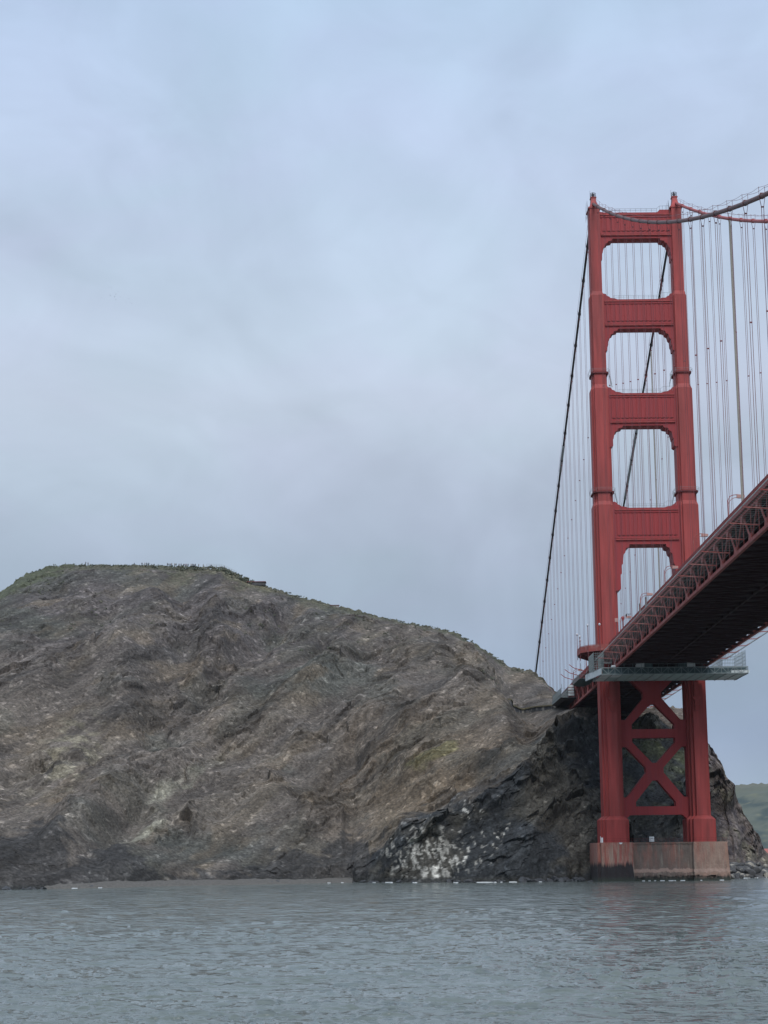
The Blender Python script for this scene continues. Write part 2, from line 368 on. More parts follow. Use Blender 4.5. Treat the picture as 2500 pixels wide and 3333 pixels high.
    setc((.122, .108, .094), np.ones_like(X))
    setc((.102, .093, .090), sstep(60, 110, zw)*sstep(-60, -130, xw))              # purple grey top
    setc((.092, .094, .084), sstep(.02, .3, n1_)*sstep(-30, -100, xw))
    setc((.165, .130, .090), sstep(75, 30, zw)*sstep(-120, -70, xw)*.8)               # warm brown low right
    setc((.150, .124, .092), sstep(.05, .3, n2_)*.6)
    n5_ = fbm(p/75+2, yw/70, q/15+11, 5); n6_ = fbm(p/40+12, yw/50, q/20+1, 4)
    setc((.074, .071, .068), sstep(.04, .34, n5_)*.55); setc((.185, .165, .135), sstep(.08, .38, -n5_)*.4)
    setc((.092, .090, .076), sstep(.10, .30, n6_)*.5)
    setc((.165, .155, .130), sstep(.22, .46, n3_)*.35)
    setc((.070, .064, .060), sstep(.12, .40, -n2_)*.45)
    g1 = ((xw+158)/16)**2+((zw-27-(xw+158)*.9)/9)**2
    setc((.24, .235, .19), sstep(1.3, .3, g1)*sstep(-.15, .25, n2_))
    g2 = ((xw+193)/12)**2+((zw-46)/18)**2
    setc((.18, .165, .125), sstep(1.3, .3, g2)*sstep(-.1, .3, n3_))
    g3 = ((xw+68+(zw-43)*-.5)/7.5)**2+((zw-43-(xw+68)*.36)/2.6)**2
    setc((.175, .16, .085), sstep(1.4, .3, g3+n3_*2.2)*.8)
    # green growth on the crest and the left shoulder
    crest = sstep(.935, .985, T+n3_*.07+n2_*.04)*sstep(-20, -60, xw)*.8+sstep(.95, .98, T+n3_*.03)*(xw > -60)*.5
    setc((.095, .098, .070), crest)
    lf = sstep(0, 8, (zw-(111+(xw+262)*.62))+n3_*10)*sstep(-214, -228, xw)
    setc((.090, .102, .066), lf*.9)
    setc((.17, .16, .11), sstep(.955, .985, T+n3_*.03)*sstep(-170, -160, xw)*sstep(-125, -140, xw)*.6)
    # dark basalt spur with guano; its face's shade is also put into the colour
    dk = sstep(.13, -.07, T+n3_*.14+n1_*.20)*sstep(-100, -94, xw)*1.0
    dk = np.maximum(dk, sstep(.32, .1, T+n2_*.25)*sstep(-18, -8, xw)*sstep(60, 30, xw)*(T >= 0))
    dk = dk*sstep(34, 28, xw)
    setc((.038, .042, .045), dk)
    setc((.078, .075, .064), dk*sstep(-.05, .3, n6_*1.3+.3*n3_)*.85)
    setc((.070, .078, .048), dk*sstep(-5, 5, xw)*sstep(25, 60, zw+n3_*30)*sstep(.0, .2, n1_+n3_))
    th_ = np.interp(xw, [-230, -191, -183, -176, -168, -161, -150, -135, -125, -115, -106, -98], [20, 21, 17, 8, 15, 6, 2, 2, 7, 11, 8, 13])
    toe = sstep(1.5, -1.5, zw-th_-n1_*12-n3_*8)*(xw < -90)
    setc((.048, .048, .048), toe*.85)
    gx = ((xw+71)/14)**2+((zw-8)/8)**2
    gu = fbm((xw+.25*zw)/1.3, yw/3, zw/4.2+2, 4)*.8+.35*f3*.5+.25*fbm(xw/7, yw/7, zw/5+8, 2)
    setc((.36, .36, .33), sstep(.16, .44, gu+.18*(1-gx))*sstep(1.6, .5, gx)*dk)
    gy = ((xw+58)/14)**2+((zw-17)/11)**2
    setc((.36, .36, .33), sstep(.30, .50, gu)*sstep(1.5, .6, gy)*dk)
    # east nose: brown grey rock
    en = sstep(26, 32, xw)
    setc((.145, .125, .118), en*.9); setc((.20, .185, .14), en*sstep(.1, .35, n3_)*.8)
    setc((.05, .045, .055), en*sstep(.05, .3, -n3_-.3*n2_)*.7)
    setc((.05, .052, .05), sstep(2.2, .8, zw))
    blk = (1+(.36*(r2-.5)+.22*(r1-.5))*np.clip(bold, 0, 1))*(.86+.28*r3)
    blk = np.where(r3 > .965, blk*1.7, blk)
    n7_ = fbm(p/16, yw/18, q/1.7+4, 4); n8_ = fbm(p/42, yw/40, q/5+14, 4)
    blk = blk*(1+.36*np.clip(n7_, -.5, .5))*(1+.85*np.clip(n8_, -.4, .4))
    gr_ = np.clip(crest+lf, 0, 1); blk = blk*(1-gr_)+gr_*(.8+.4*r3)
    C = C*blk[..., None]*np.array((.90, .875, .85))
    V = np.stack([X2, Y2, Z2], -1)
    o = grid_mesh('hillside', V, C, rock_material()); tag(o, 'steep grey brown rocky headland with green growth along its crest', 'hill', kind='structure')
    return o
HILL = terrain()
bpy.context.view_layer.update()
def surf_y(x, z, default=80.0):
    ok, loc, nrm, idx = HILL.ray_cast(Vector((x, -400, z)), Vector((0, 1, 0)))
    return loc.y if ok else default
def ridge_z(x): return float(np.interp(x, XR_, ZR_))
def ridge_y(x): return float(np.interp(x, XR_, YR_))

# far hill across the cove
def far_hill():
    xs = np.linspace(60, 900, 260); ys = np.linspace(640, 1300, 150)
    X, Y = np.meshgrid(xs, ys, indexing='ij')
    t = (Y-640)/(900-640)
    zr = 60+14*np.sin((X-190)/240)-8*np.exp(-((X-225)/30)**2)*0
    Z = zr*np.clip(t, 0, 1)**.8-np.clip(t-1, 0, 3)*20
    Z = Z+fbm(X/60, Y/60, Z*0, 4)*8*np.clip(t, 0, 1)*(np.abs(t-1) > .06)+np.maximum(0, fbm(X/7, Y/7, Z*0+3, 3))*4*(t > .05)
    n = fbm(X/30, Y/45, Z*0+5, 4)[..., None]; n2 = fbm(X/9, Y/14, Z*0+8, 3)[..., None]
    C = np.array((.098, .112, .088))*np.ones(X.shape+(3,))
    w = np.clip((n+.05)*4, 0, 1); C = C*(1-w)+np.array((.045, .065, .062))*w
    w = np.clip((n2-.2)*4, 0, 1); C = C*(1-w)+np.array((.145, .15, .10))*w
    w = (sstep(.85, 1, t))[..., None]; C = C*(1-w)+np.array((.12, .125, .095))*w
    o = grid_mesh('far_hill', np.stack([X, Y, Z], -1), C, None, True)
    mt = bpy.data.materials.new('far_hill_grass'); mt.use_nodes = True; b = mt.node_tree.nodes['Principled BSDF']; b.inputs['Roughness'].default_value = 1
    at = N(mt.node_tree, 'ShaderNodeAttribute', attribute_name='rockcol'); mt.node_tree.links.new(at.outputs[0], b.inputs['Base Color'])
    o.data.materials.append(mt); tag(o, 'distant green hill across the cove', 'hill', kind='structure')
far_hill()

# ------------------------------------------------------------------ water
def water():
    # fan-shaped sheet, rows closer together near the boat, then to the horizon
    d = [2.0, 6, 12, 20, 30, 42, 56, 70.0]
    while d[-1] < 6500: d.append(d[-1]+(.17 if d[-1] < 95 else .17*(d[-1]/95)**1.9))
    d = np.array(d); ang = np.linspace(-.235, .265, 900)
    ang = np.concatenate([np.linspace(-1.1, -.25, 40), ang, np.linspace(.28, 1.1, 40)])
    D, A = np.meshgrid(d, ang)
    X = CAM.x+D*np.tan(A); Y = CAM.y+D
    Z = np.zeros_like(X); r_ = np.random.default_rng(5)
    spacing = np.gradient(d)[None, :]
    warpx = X+fbm(X/40, Y/40, X*0, 2)*9; warpy = Y+fbm(X/40+9, Y/40, X*0, 2)*9
    patch = .65+.7*np.clip(.5+fbm(X/50, Y/90, X*0+4, 3), 0, 1)
    for i in range(84):
        lam = .55*(14/.55)**(i/83.0)*r_.uniform(.9, 1.1)
        th = R(90)+r_.normal(0, .62)+.15; k = 2*math.pi/lam; amp = .0062*lam**.75*(1 if lam < 7 else .5)*r_.uniform(.6, 1.3)
        ph = r_.uniform(0, 6.28)
        fade = sstep(1.0, .45, spacing/lam*1.3)
        s = np.sin(k*(warpx*math.cos(th)+warpy*math.sin(th))+ph)
        Z = Z+amp*fade*patch*(s+.45*(s*s-.5))
    for sx, sy, am, lim in ((.8, .36, .34, 260), (1.5, .62, .40, 420), (3.0, 1.15, .42, 650)):
        wx_ = warpx+.25*Y; n_ = fbm(wx_/sx, Y/sy, X*0+sx, 2); msk = np.clip(.55+1.6*fbm(X/28, Y/38, X*0+sx*3, 2), .15, 1.3)
        Z = Z+am*msk*np.clip(n_-.30, 0, 1)*1.6*sstep(1.15, .5, spacing/(sy*2.2))*sstep(lim, lim*.6, D)
    Z *= sstep(900, 600, D)*.9
    V = np.stack([X, Y, Z], -1)
    m = bpy.data.materials.new('sea_water'); m.use_nodes = True; t = m.node_tree; b = t.nodes['Principled BSDF']
    b.inputs['Base Color'].default_value = (.125, .148, .136, 1); b.inputs['Roughness'].default_value = .10; b.inputs['IOR'].default_value = 1.33
    g = N(t, 'ShaderNodeNewGeometry')
    def nz(sc, det, rough=.6):
        mp = N(t, 'ShaderNodeMapping'); mp.inputs['Scale'].default_value = sc
        n = N(t, 'ShaderNodeTexNoise'); n.inputs['Scale'].default_value = 1; n.inputs['Detail'].default_value = det; n.inputs['Roughness'].default_value = rough
        t.links.new(g.outputs['Position'], mp.inputs[0]); t.links.new(mp.outputs[0], n.inputs[0]); return n.outputs[0]
    b1 = N(t, 'ShaderNodeBump'); b1.inputs['Distance'].default_value = .075; b1.inputs['Strength'].default_value = 1
    t.links.new(nz((.75, 1.25, 1), 6, .68), b1.inputs['Height'])
    b2 = N(t, 'ShaderNodeBump'); b2.inputs['Distance'].default_value = .008; b2.inputs['Strength'].default_value = 1
    b3 = N(t, 'ShaderNodeBump'); b3.inputs['Distance'].default_value = 1.0; b3.inputs['Strength'].default_value = 1
    t.links.new(nz((.16, .34, 1), 3), b3.inputs['Height']); t.links.new(b3.outputs[0], b1.inputs['Normal'])
    t.links.new(nz((2.2, 3.2, 1), 4), b2.inputs['Height']); t.links.new(b1.outputs[0], b2.inputs['Normal']); t.links.new(b2.outputs[0], b.inputs['Normal'])
    rm_ = N(t, 'ShaderNodeMapRange'); t.links.new(nz((.012, .05, 1), 3), rm_.inputs[0])
    for i, x in enumerate((.35, .65, .03, .16)): rm_.inputs[i+1].default_value = x
    t.links.new(rm_.outputs[0], b.inputs['Roughness'])
    o = grid_mesh('water', V, None, m, True); tag(o, 'choppy grey green sea water of the strait', 'sea', kind='structure')
    mb = MB().box(-6800, 6800, -1200, 6800, -7, -5); s = mb.build('seabed', M['dark']); tag(s, 'dark sea bed under the water', 'seabed', kind='structure')
water()

# ================================================================== the bridge
bridge = empty('suspension_bridge', (0, 0, 0)); tag(bridge, 'red orange suspension bridge with stepped portal tower rising from a concrete pier', 'bridge')
XL, XRt = -13.5, 13.35
def zr_rail(s): return 72.55+.0135*s if s > 0 else 72.3+.0135*s

def plan(steps, cx, cy, z):
    q = []
    n = len(steps)
    first = []
    for i, (x, y) in enumerate(steps):
        if i > 0: first.append((x, steps[i-1][1]))
        first.append((x, y))
    # first: from (x0,y0) ... to (xn,yn)
    pts = list(first)                                    # quadrant ++
    pts += [(-x, y) for x, y in reversed(first)]         # -+
    pts += [(-x, -y) for x, y in first]                  # --
    pts += [(x, -y) for x, y in reversed(first)]
    return [(cx+x, cy+y, z) for x, y in pts]
SEC = [
 (11.6, 18.5, [(4.45, 4.2), (3.75, 6.0), (2.95, 7.6)]),
 (19.6, 64.0, [(3.15, 3.6), (2.5, 5.1), (1.6, 6.5)]),
 (64.01, 117.6, [(3.35, 2.9), (2.75, 4.2), (2.0, 5.2)]),
 (118.9, 156.0, [(2.95, 2.5), (2.4, 3.5), (1.95, 4.5)]),
 (157.4, 187.4, [(2.35, 2.2), (2.1, 3.1), (1.85, 3.9)]),
 (188.8, 217.2, [(1.85, 1.9), (1.75, 2.6), (1.62, 3.3)]),
]
def leg(cx, side):
    mb = MB(); rings = []
    for z0, z1, st in SEC:
        rings.append(plan(st, cx, 0, z0)); rings.append(plan(st, cx, 0, z1))
    mb.loft(rings)
    # seam lines between plate cells: thin raised splice bands
    for k in range(2, len(SEC)+0):
        z0, z1, st = SEC[k]
        x2, y2 = st[2]
        n = int((z1-z0)//9)
        for i in range(1, n+1):
            z = z0+i*(z1-z0)/(n+1)
            mb.box(cx-x2-.012, cx+x2+.012, -y2-.012, y2+.012, z-.06, z+.06)
    o = mb.build('tower_leg', M['red'], bridge)
    # corbel ornament and pilaster hung below roadway, both long faces
    for sy in (-1, 1):
        cb = MB(); yf = 6.5*sy; cxx = cx-(.0 if side < 0 else .4)
        def bx(w, z0, z1, d): cb.box(cxx-w/2, cxx+w/2, min(yf, yf+sy*d), max(yf, yf+sy*d), z0, z1)
        bx(1.35, 56.1, 64, .9)
        cb.plate([(cxx-1.55, 56.2), (cxx-1.0, 55.3), (cxx-.6, 55.0), (cxx+.6, 55.0), (cxx+1.0, 55.3), (cxx+1.55, 56.2)], [], min(yf, yf+sy*1.2), max(yf, yf+sy*1.2))
        bx(1.1, 54.3, 54.99, .8); bx(1.25, 53.5, 54.29, 1.0); bx(.95, 52.6, 53.49, .6); bx(1.1, 51.8, 52.59, .7)
        cb.build('corbel', M['red'], o)
    # ring walkways
    for z, st in ((161.3, SEC[4][2]), (122.0, SEC[3][2])):
        w = MB(); hx = st[0][0]+.45; hy = st[2][1]+.5
        xs_ = [(-hx, -st[1][1]), (-st[2][0]-.6, -hy), (st[2][0]+.6, -hy), (hx, -st[1][1]), (hx, st[1][1]), (st[2][0]+.6, hy), (-st[2][0]-.6, hy), (-hx, st[1][1])]
        w.loft([[(cx+x, y, z-.35) for x, y in xs_], [(cx+x*1.0, y, z+.15) for x, y in xs_]])
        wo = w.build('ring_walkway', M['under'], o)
        rl = MB()
        hx += .35; hy += .1
        xs2 = [(-hx, -st[1][1]), (-st[2][0]-.6, -hy), (st[2][0]+.6, -hy), (hx, -st[1][1]), (hx, st[1][1]), (st[2][0]+.6, hy), (-st[2][0]-.6, hy), (-hx, st[1][1])]
        for i in range(8):
            a, b = xs2[i], xs2[(i+1) % 8]
            for zz in (.65, 1.2): rl.bar((cx+a[0], a[1], z+zz), (cx+b[0], b[1], z+zz), .05)
            rl.bar((cx+a[0], a[1], z), (cx+a[0], a[1], z+1.2), .05)
        # small hanging stair on the inner side
        sx = 1 if side < 0 else -1
        x0 = cx+sx*(hx+.1)
        for yy in (-.4, .4):
            rl.bar((x0, yy-1, z), (x0+sx*.9, yy-1, z-4.3), .09)
            rl.bar((x0+.0, yy-1, z+1), (x0+sx*.9, yy-1, z-3.3), .05)
        for i in range(10): rl.bar((x0+sx*.09*i, -1.4, z-.43*i), (x0+sx*.09*i, -.6, z-.43*i), .06)
        rl.build('walkway_railing', M['galv'], o)
    return o
legL = leg(XL, -1); legR = leg(XRt, 1)

# struts
STR = [ # z bottom, lower flange top, z top flange, z top, inner half sect, half depth, bracket polygon
 (207.0, 208.0, 214.9, 215.9, 1.85, 3.0, [(3.9, 0), (3.6, .7), (2.4, .9), (2.2, 1.4), (1.5, 1.7), (1.2, 2.6), (.6, 3.4), (.55, 4.6), (.3, 5.0), (.2, 7.2), (0, 7.2)]),
 (176.3, 177.3, 185.3, 186.2, 2.35, 3.1, [(4.2, 0), (4.0, .6), (2.7, .9), (2.5, 1.6), (1.7, 2.0), (1.4, 3.2), (.9, 3.7), (.8, 5.5), (.5, 6.0), (.4, 7.4), (0, 7.4)]),
 (143.8, 144.8, 153.8, 154.6, 2.95, 3.4, [(4.0, 0), (3.8, .6), (2.4, .9), (2.2, 1.6), (1.4, 2.0), (1.1, 3.2), (.9, 4.2), (.7, 4.4), (.7, 6.6), (.15, 7.0), (0, 7.0)]),
 (104.9, 106.3, 115.8, 116.7, 3.35, 4.4, [(4.3, 0), (4.1, .9), (3.2, 1.2), (2.9, 2.6), (2.3, 3.2), (2.0, 6.2), (1.6, 6.8), (1.5, 9.4), (1.2, 9.8), (1.1, 14.4), (0, 14.9)]),
]
def strut(zb, zf, zt, ztop, hs, hd, br):
    x0, x1 = XL+hs-.5, XRt-hs+.5
    a0, a1 = XL+hs, XRt-hs
    body = MB()
    # outline with brackets below and small step brackets above
    L = [(a0+dx, zb-dz) for dx, dz in br]; Rg = [(a1-dx, zb-dz) for dx, dz in br]
    topL = [(a0, 2.0), (a0+.7, 1.7), (a0+.9, 1.2), (a0+1.7, .9), (a0+2.0, .5), (a0+3.4, .35), (a0+4.3, .0)]
    if ztop > 210: topL = [(a0, .5), (a0+3.0, .5), (a0+3.3, 0)]
    topR = [(a1-(x-a0), z) for x, z in topL]
    if ztop > 210: topR = [(a1, .9), (a1-3.5, .9), (a1-4.3, 0)]; topL = [(a0, .3), (a0+2.5, 0)]
    poly = [(x0, br[-1][1]*-1+zb)]+list(reversed(L))+Rg+[(x1, zb-br[-1][1])]+[(x1, ztop+topR[0][1])]+[(x, ztop+z) for x, z in topR]+[(x, ztop+z) for x, z in reversed(topL)]+[(x0, ztop+topL[0][1])]
    yb = hd-.55
    body.plate(poly, [], -yb, yb)
    # fluted web
    for sy in (-1, 1):
        n = 15
        for i in range(n):
            xc = a0+.9+(a1-a0-1.8)*i/(n-1); w = (a1-a0)/n*.5
            ya, yb2 = sorted((sy*yb, sy*(yb+.18)))
            body.box(xc-w/2, xc+w/2, ya, yb2, zf+1.6, zt-.9)
        ya, yb2 = sorted((sy*yb, sy*(yb+.28)))
        body.box(a0, a1, ya, yb2, zf+.45, zf+1.1); body.box(a0, a1, ya, yb2, zt-.7, zt-.01)
    n = 14
    for i in range(n):
        xc = a0+1.3+(a1-a0-2.6)*i/(n-1)
        pts = [(xc+.42*math.cos(math.pi*j/6), zf+1.28+.36*math.sin(math.pi*j/6)) for j in range(7)]
        for sy in (-1, 1):
            ya, yb2 = sorted((sy*(yb-.05), sy*(yb+.22))); body.plate(pts, [], ya, yb2, 1)
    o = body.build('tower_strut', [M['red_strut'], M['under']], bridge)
    fl = MB()
    fl.box(a0, a1, -hd, hd, zt, zt+.35); fl.box(a0, a1, -hd, hd, zf-.1, zf+.3)
    fl.build('flange', M['red'], o)
    for sy in (-1, 1):
        rl = MB(); y = sy*(hd-.15)
        for zz in (.6, 1.15): rl.bar((a0+3, y, ztop+zz), (a1-4.5, y, ztop+zz), .055)
        k = 9
        for i in range(k+1):
            x = a0+3+(a1-a0-7.5)*i/k; rl.bar((x, y, ztop), (x, y, ztop+1.15), .06)
        rl.bar((a1-4.5, y, ztop+1.15), (a1-3.6, y, ztop+2), .06); rl.bar((a1-3.6, y, ztop+2), (a1-.6, y, ztop+2.1), .06)
        for i in range(4): rl.bar((a1-3.6+i, y, ztop+.5), (a1-3.6+i, y, ztop+2), .06)
        rl.build('strut_railing', M['dark'] if ztop > 210 else M['galv'], o)
    return o
for s in STR: strut(*s)

# cross bracing below the roadway
def brace():
    x0 = -.15
    P = lambda l: [(x0+a, b) for a, b in l]
    S = lambda l: P([(-a, b) for a, b in reversed(l)])
    outer = P([(-11.4, 64), (-11.4, 18.2), (-10.0, 18.2), (-8.1, 20.0), (8.1, 20.0), (10.0, 18.2), (11.4, 18.2), (11.4, 64)])
    o3 = [(-2.75, 34.55), (-2.75, 33.0), (-8.8, 25.5), (-10.1, 25.4), (-10.1, 41.0), (-8.7, 41.0)]
    o6 = [(-2.9, 56.2), (-2.9, 58.0), (-8.2, 63.2), (-10.1, 63.2), (-10.1, 49.4), (-8.6, 49.4)]
    holes = [P([(-6.2, 22.6), (6.2, 22.6), (6.2, 24.0), (.75, 30.6), (-.75, 30.6), (-6.2, 24.0)]),
             P(o3), S(o3),
             P([(-6.7, 43.8), (-6.7, 42.4), (-.7, 36.0), (.7, 36.0), (6.7, 42.4), (6.7, 43.8)]),
             P([(-6.7, 46.5), (6.7, 46.5), (6.7, 48.0), (.6, 54.3), (-.6, 54.3), (-6.7, 48.0)]),
             P(o6), S(o6)]
    mb = MB().plate(outer, holes, -1.9, 1.9)
    mb.build('cross_brace', M['red_strut'], bridge)
brace()

# saddle housings with beacon
def saddle(cx):
    mb = MB()
    prof = [(217.2, 2.05, 3.5), (217.7, 2.05, 3.5), (217.71, 1.75, 3.1), (218.5, 1.35, 2.6), (219.6, .95, 1.9), (220.6, .85, 1.4), (221.6, .82, 1.1)]
    mb.loft([[(cx-a, -b, z), (cx+a, -b, z), (cx+a, b, z), (cx-a, b, z)] for z, a, b in prof])
    mb.box(cx-1.0, cx+1.0, -1.3, 1.3, 221.6, 221.9)
    o = mb.build('saddle_housing', M['red'], bridge)
    bc = MB()
    for i in range(6):
        a = i*math.pi/3; bc.tube([(cx+.85*math.cos(a), .85*math.sin(a), 221.9), (cx+.85*math.cos(a), .85*math.sin(a), 223.5)], .06, 5)
    for z in (222.6, 223.4):
        bc.tube([(cx+.9*math.cos(i*math.pi/6), .9*math.sin(i*math.pi/6), z) for i in range(13)], .07, 5)
    bc.tube([(cx, 0, 221.9), (cx, 0, 223.2), (cx, 0, 223.9)], [.28, .28, .08], 8)
    bc.tube([(cx-.9, .5, 222), (cx-.9, .5, 224.6)], .035, 4)
    bc.build('beacon', M['dark'], o)
    rl = MB()
    for sy in (-1, 1):
        for dz in (0, .6, 1.2): rl.bar((cx-2.2, sy*3.4, 214.5+dz), (cx-2.2, sy*1.2, 219.3+dz), .05)
    for k in range(5): rl.bar((cx-2.2, -3.4+k*.55, 214.5+k*1.2), (cx-2.2, -3.4+k*.55, 215.8+k*1.2), .05)
    for dz in (.6, 1.2): rl.bar((cx-2.2, -3.4, 214.5+dz), (cx-2.2, 3.4, 214.5+dz), .05)
    rl.build('access_railing', M['dark'], o)
saddle(XL); saddle(XRt)

# concrete pier
def pier():
    m = bpy.data.materials.new('stained_pier_concrete'); m.use_nodes = True; t = m.node_tree; b = t.nodes['Principled BSDF']; b.inputs['Roughness'].default_value = .9
    g = N(t, 'ShaderNodeNewGeometry'); sp = N(t, 'ShaderNodeSeparateXYZ'); t.links.new(g.outputs['Position'], sp.inputs[0])
    def nz(sc, det=6):
        mp = N(t, 'ShaderNodeMapping'); mp.inputs['Scale'].default_value = sc
        n = N(t, 'ShaderNodeTexNoise'); n.inputs['Scale'].default_value = 1; n.inputs['Detail'].default_value = det; n.inputs['Roughness'].default_value = .6
        t.links.new(g.outputs['Position'], mp.inputs[0]); t.links.new(mp.outputs[0], n.inputs[0]); return n.outputs[0]
    def mr(v, a, b_, c, d):
        r_ = N(t, 'ShaderNodeMapRange')
        for i, x in enumerate((a, b_, c, d)): r_.inputs[i+1].default_value = x
        t.links.new(v, r_.inputs[0]); return r_.outputs[0]
    def mix(a, c, f):
        x = N(t, 'ShaderNodeMix', data_type='RGBA'); t.links.new(a, x.inputs[6]); x.inputs[7].default_value = (*c, 1); t.links.new(f, x.inputs[0]); return x.outputs[2]
    def ma(op, a, b_):
        x = N(t, 'ShaderNodeMath', operation=op)
        for i, v in enumerate((a, b_)):
            if isinstance(v, (int, float)): x.inputs[i].default_value = v
            else: t.links.new(v, x.inputs[i])
        return x.outputs[0]
    base = N(t, 'ShaderNodeRGB'); base.outputs[0].default_value = (.32, .215, .165, 1); c = base.outputs[0]
    xx = sp.outputs[0]; zz = sp.outputs[2]
    mid = ma('MULTIPLY', mr(xx, -9.6, -9.3, 0, 1), mr(xx, 9.2, 9.5, 1, 0))
    c = mix(c, (.175, .135, .11), mid)                                        # browner recessed middle panel
    # faded orange paint on the left and upper parts, streaked down
    sk = nz((1.3, 1.3, .10))
    redm = ma('MULTIPLY', mr(xx, -9.5, -9.2, 1, 0), mr(sk, .40, .56, 0, 1))
    c = mix(c, (.36, .09, .07), ma('MULTIPLY', redm, .85))
    c = mix(c, (.36, .14, .10), ma('MULTIPLY', mr(nz((.5, .5, .10)), .46, .62, 0, .75), mr(zz, 3, 11, .2, 1)))
    c = mix(c, (.42, .37, .29), ma('MULTIPLY', mr(nz((1.7, 1.7, .12)), .56, .68, 0, .75), mr(zz, 1.5, 5, 1, .55)))
    c = mix(c, (.14, .11, .10), mr(nz((2.2, 2.2, .08)), .56, .74, 0, .6))
    # pale flaked plaster strip near the base
    n4 = nz((.8, .8, .6)); lo = ma('ADD', zz, ma('MULTIPLY', n4, -2.2))
    flake = ma('MULTIPLY', mr(lo, 1.3, 1.6, 0, 1), mr(lo, 2.3, 2.6, 1, 0))
    c = mix(c, (.45, .31, .25), ma('MULTIPLY', flake, mr(xx, -9.4, -9.0, 0, .8)))
    # black tide band: tall on the left, low elsewhere
    n5 = nz((1.2, 1.2, .12))
    th = ma('ADD', mr(xx, -9.6, -9.0, 3.0, -1.2), ma('MULTIPLY', n5, 4.6))
    dk = mr(ma('SUBTRACT', zz, th), -.7, .5, 1, 0)
    c = mix(c, (.022, .022, .024), ma('MULTIPLY', dk, .96))
    c = mix(c, (.05, .06, .045), ma('MULTIPLY', mr(zz, .3, 1.6, 1, 0), .85))
    v = N(t, 'ShaderNodeVectorMath', operation='SCALE'); t.links.new(c, v.inputs[0]); t.links.new(mr(nz((.6, .6, .3), 7), .3, .7, .80, 1.18), v.inputs['Scale'])
    t.links.new(v.outputs[0], b.inputs['Base Color'])
    bp = N(t, 'ShaderNodeBump'); bp.inputs['Distance'].default_value = .15; t.links.new(nz((1.5, 1.5, 1.5), 8), bp.inputs['Height']); t.links.new(bp.outputs[0], b.inputs['Normal'])
    mb = MB()
    def prism(xa, xb, ya, yb, z0, z1, bat):
        mb.loft([[(xa-bat, ya-bat, z0), (xb+bat, ya-bat, z0), (xb+bat, yb+bat, z0), (xa-bat, yb+bat, z0)], [(xa, ya, z1), (xb, ya, z1), (xb, yb, z1), (xa, yb, z1)]])
    prism(-9.3, 9.2, -11.6, 11.6, -5, 11.45, .35)
    for (xa, xb) in ((-18.7, -9.25), (9.25, 18.7)):
        prism(xa, xb, -12.6, 12.6, -5, 11.6, .45)
    prism(-19.5, -18.75, -10.4, 10.4, -5, 11.35, .45); prism(18.75, 19.9, -10.6, 10.6, -5, 11.35, .8)
    for x in (-19.35, -18.3): prism(x-.35, x+.35, -12.9 if x > -19 else -10.8, 10.6, -5, 11.5, .4)
    mb.box(-19.7, 20.1, -10.3, 10.3, 11.3, 11.58)
    # scalloped coping hanging over the middle panel
    for i in range(10):
        xc = -8.4+i*1.86; pts = [(xc+.93*math.cos(math.pi+math.pi*j/8), 11.4+.42*math.sin(math.pi+math.pi*j/8)) for j in range(9)]
        mb.plate(pts, [], -11.85, -11.55)
        pts = [(xc+.93*math.cos(math.pi*j/8), 2.15+.45*math.sin(math.pi*j/8)) for j in range(9)]+[(xc-.93, 1.5), (xc+.93, 1.5)]
        mb.plate(pts, [], -12.12, -11.7)
    # gouged ledges where plaster has broken away
    r_ = random.Random(3)
    for i in range(26):
        x = r_.uniform(-9, 17); w = r_.uniform(.6, 2.4); z = r_.uniform(.7, 1.6); h = r_.uniform(.15, .5)
        y = -12.15 if x+w < 9 else -13.2
        mb.box(x, x+w, y, y+.5, z, z+h)
    o = mb.build('pier', m, bridge)
    rl = MB()
    for zz_ in (12.2, 12.75): rl.bar((-18.6, -12.4, zz_), (19.5, -12.2, zz_), .045)
    for i in range(34): rl.bar((-18.6+i*1.15, -12.3, 11.5), (-18.6+i*1.15, -12.3, 12.75), .05)
    rl.build('pier_railing', M['under'], o)
    mb = MB().box(-18.75, -18.2, -12.6, -12.25, 11.6, 13.1); mb.box(-19.05, -18.9, -12.9, -12.8, 11.6, 13.5)
    mb.build('gauge_post', M['white'], o)
    mb = MB(); mb.plate([(-12.85+.5*math.cos(math.pi+math.pi*j/8), 11.55+.5*math.sin(math.pi+math.pi*j/8)) for j in range(9)], [], -12.78, -12.66)
    mb.build('fog_signal', M['white'], o)
    return o
pier()

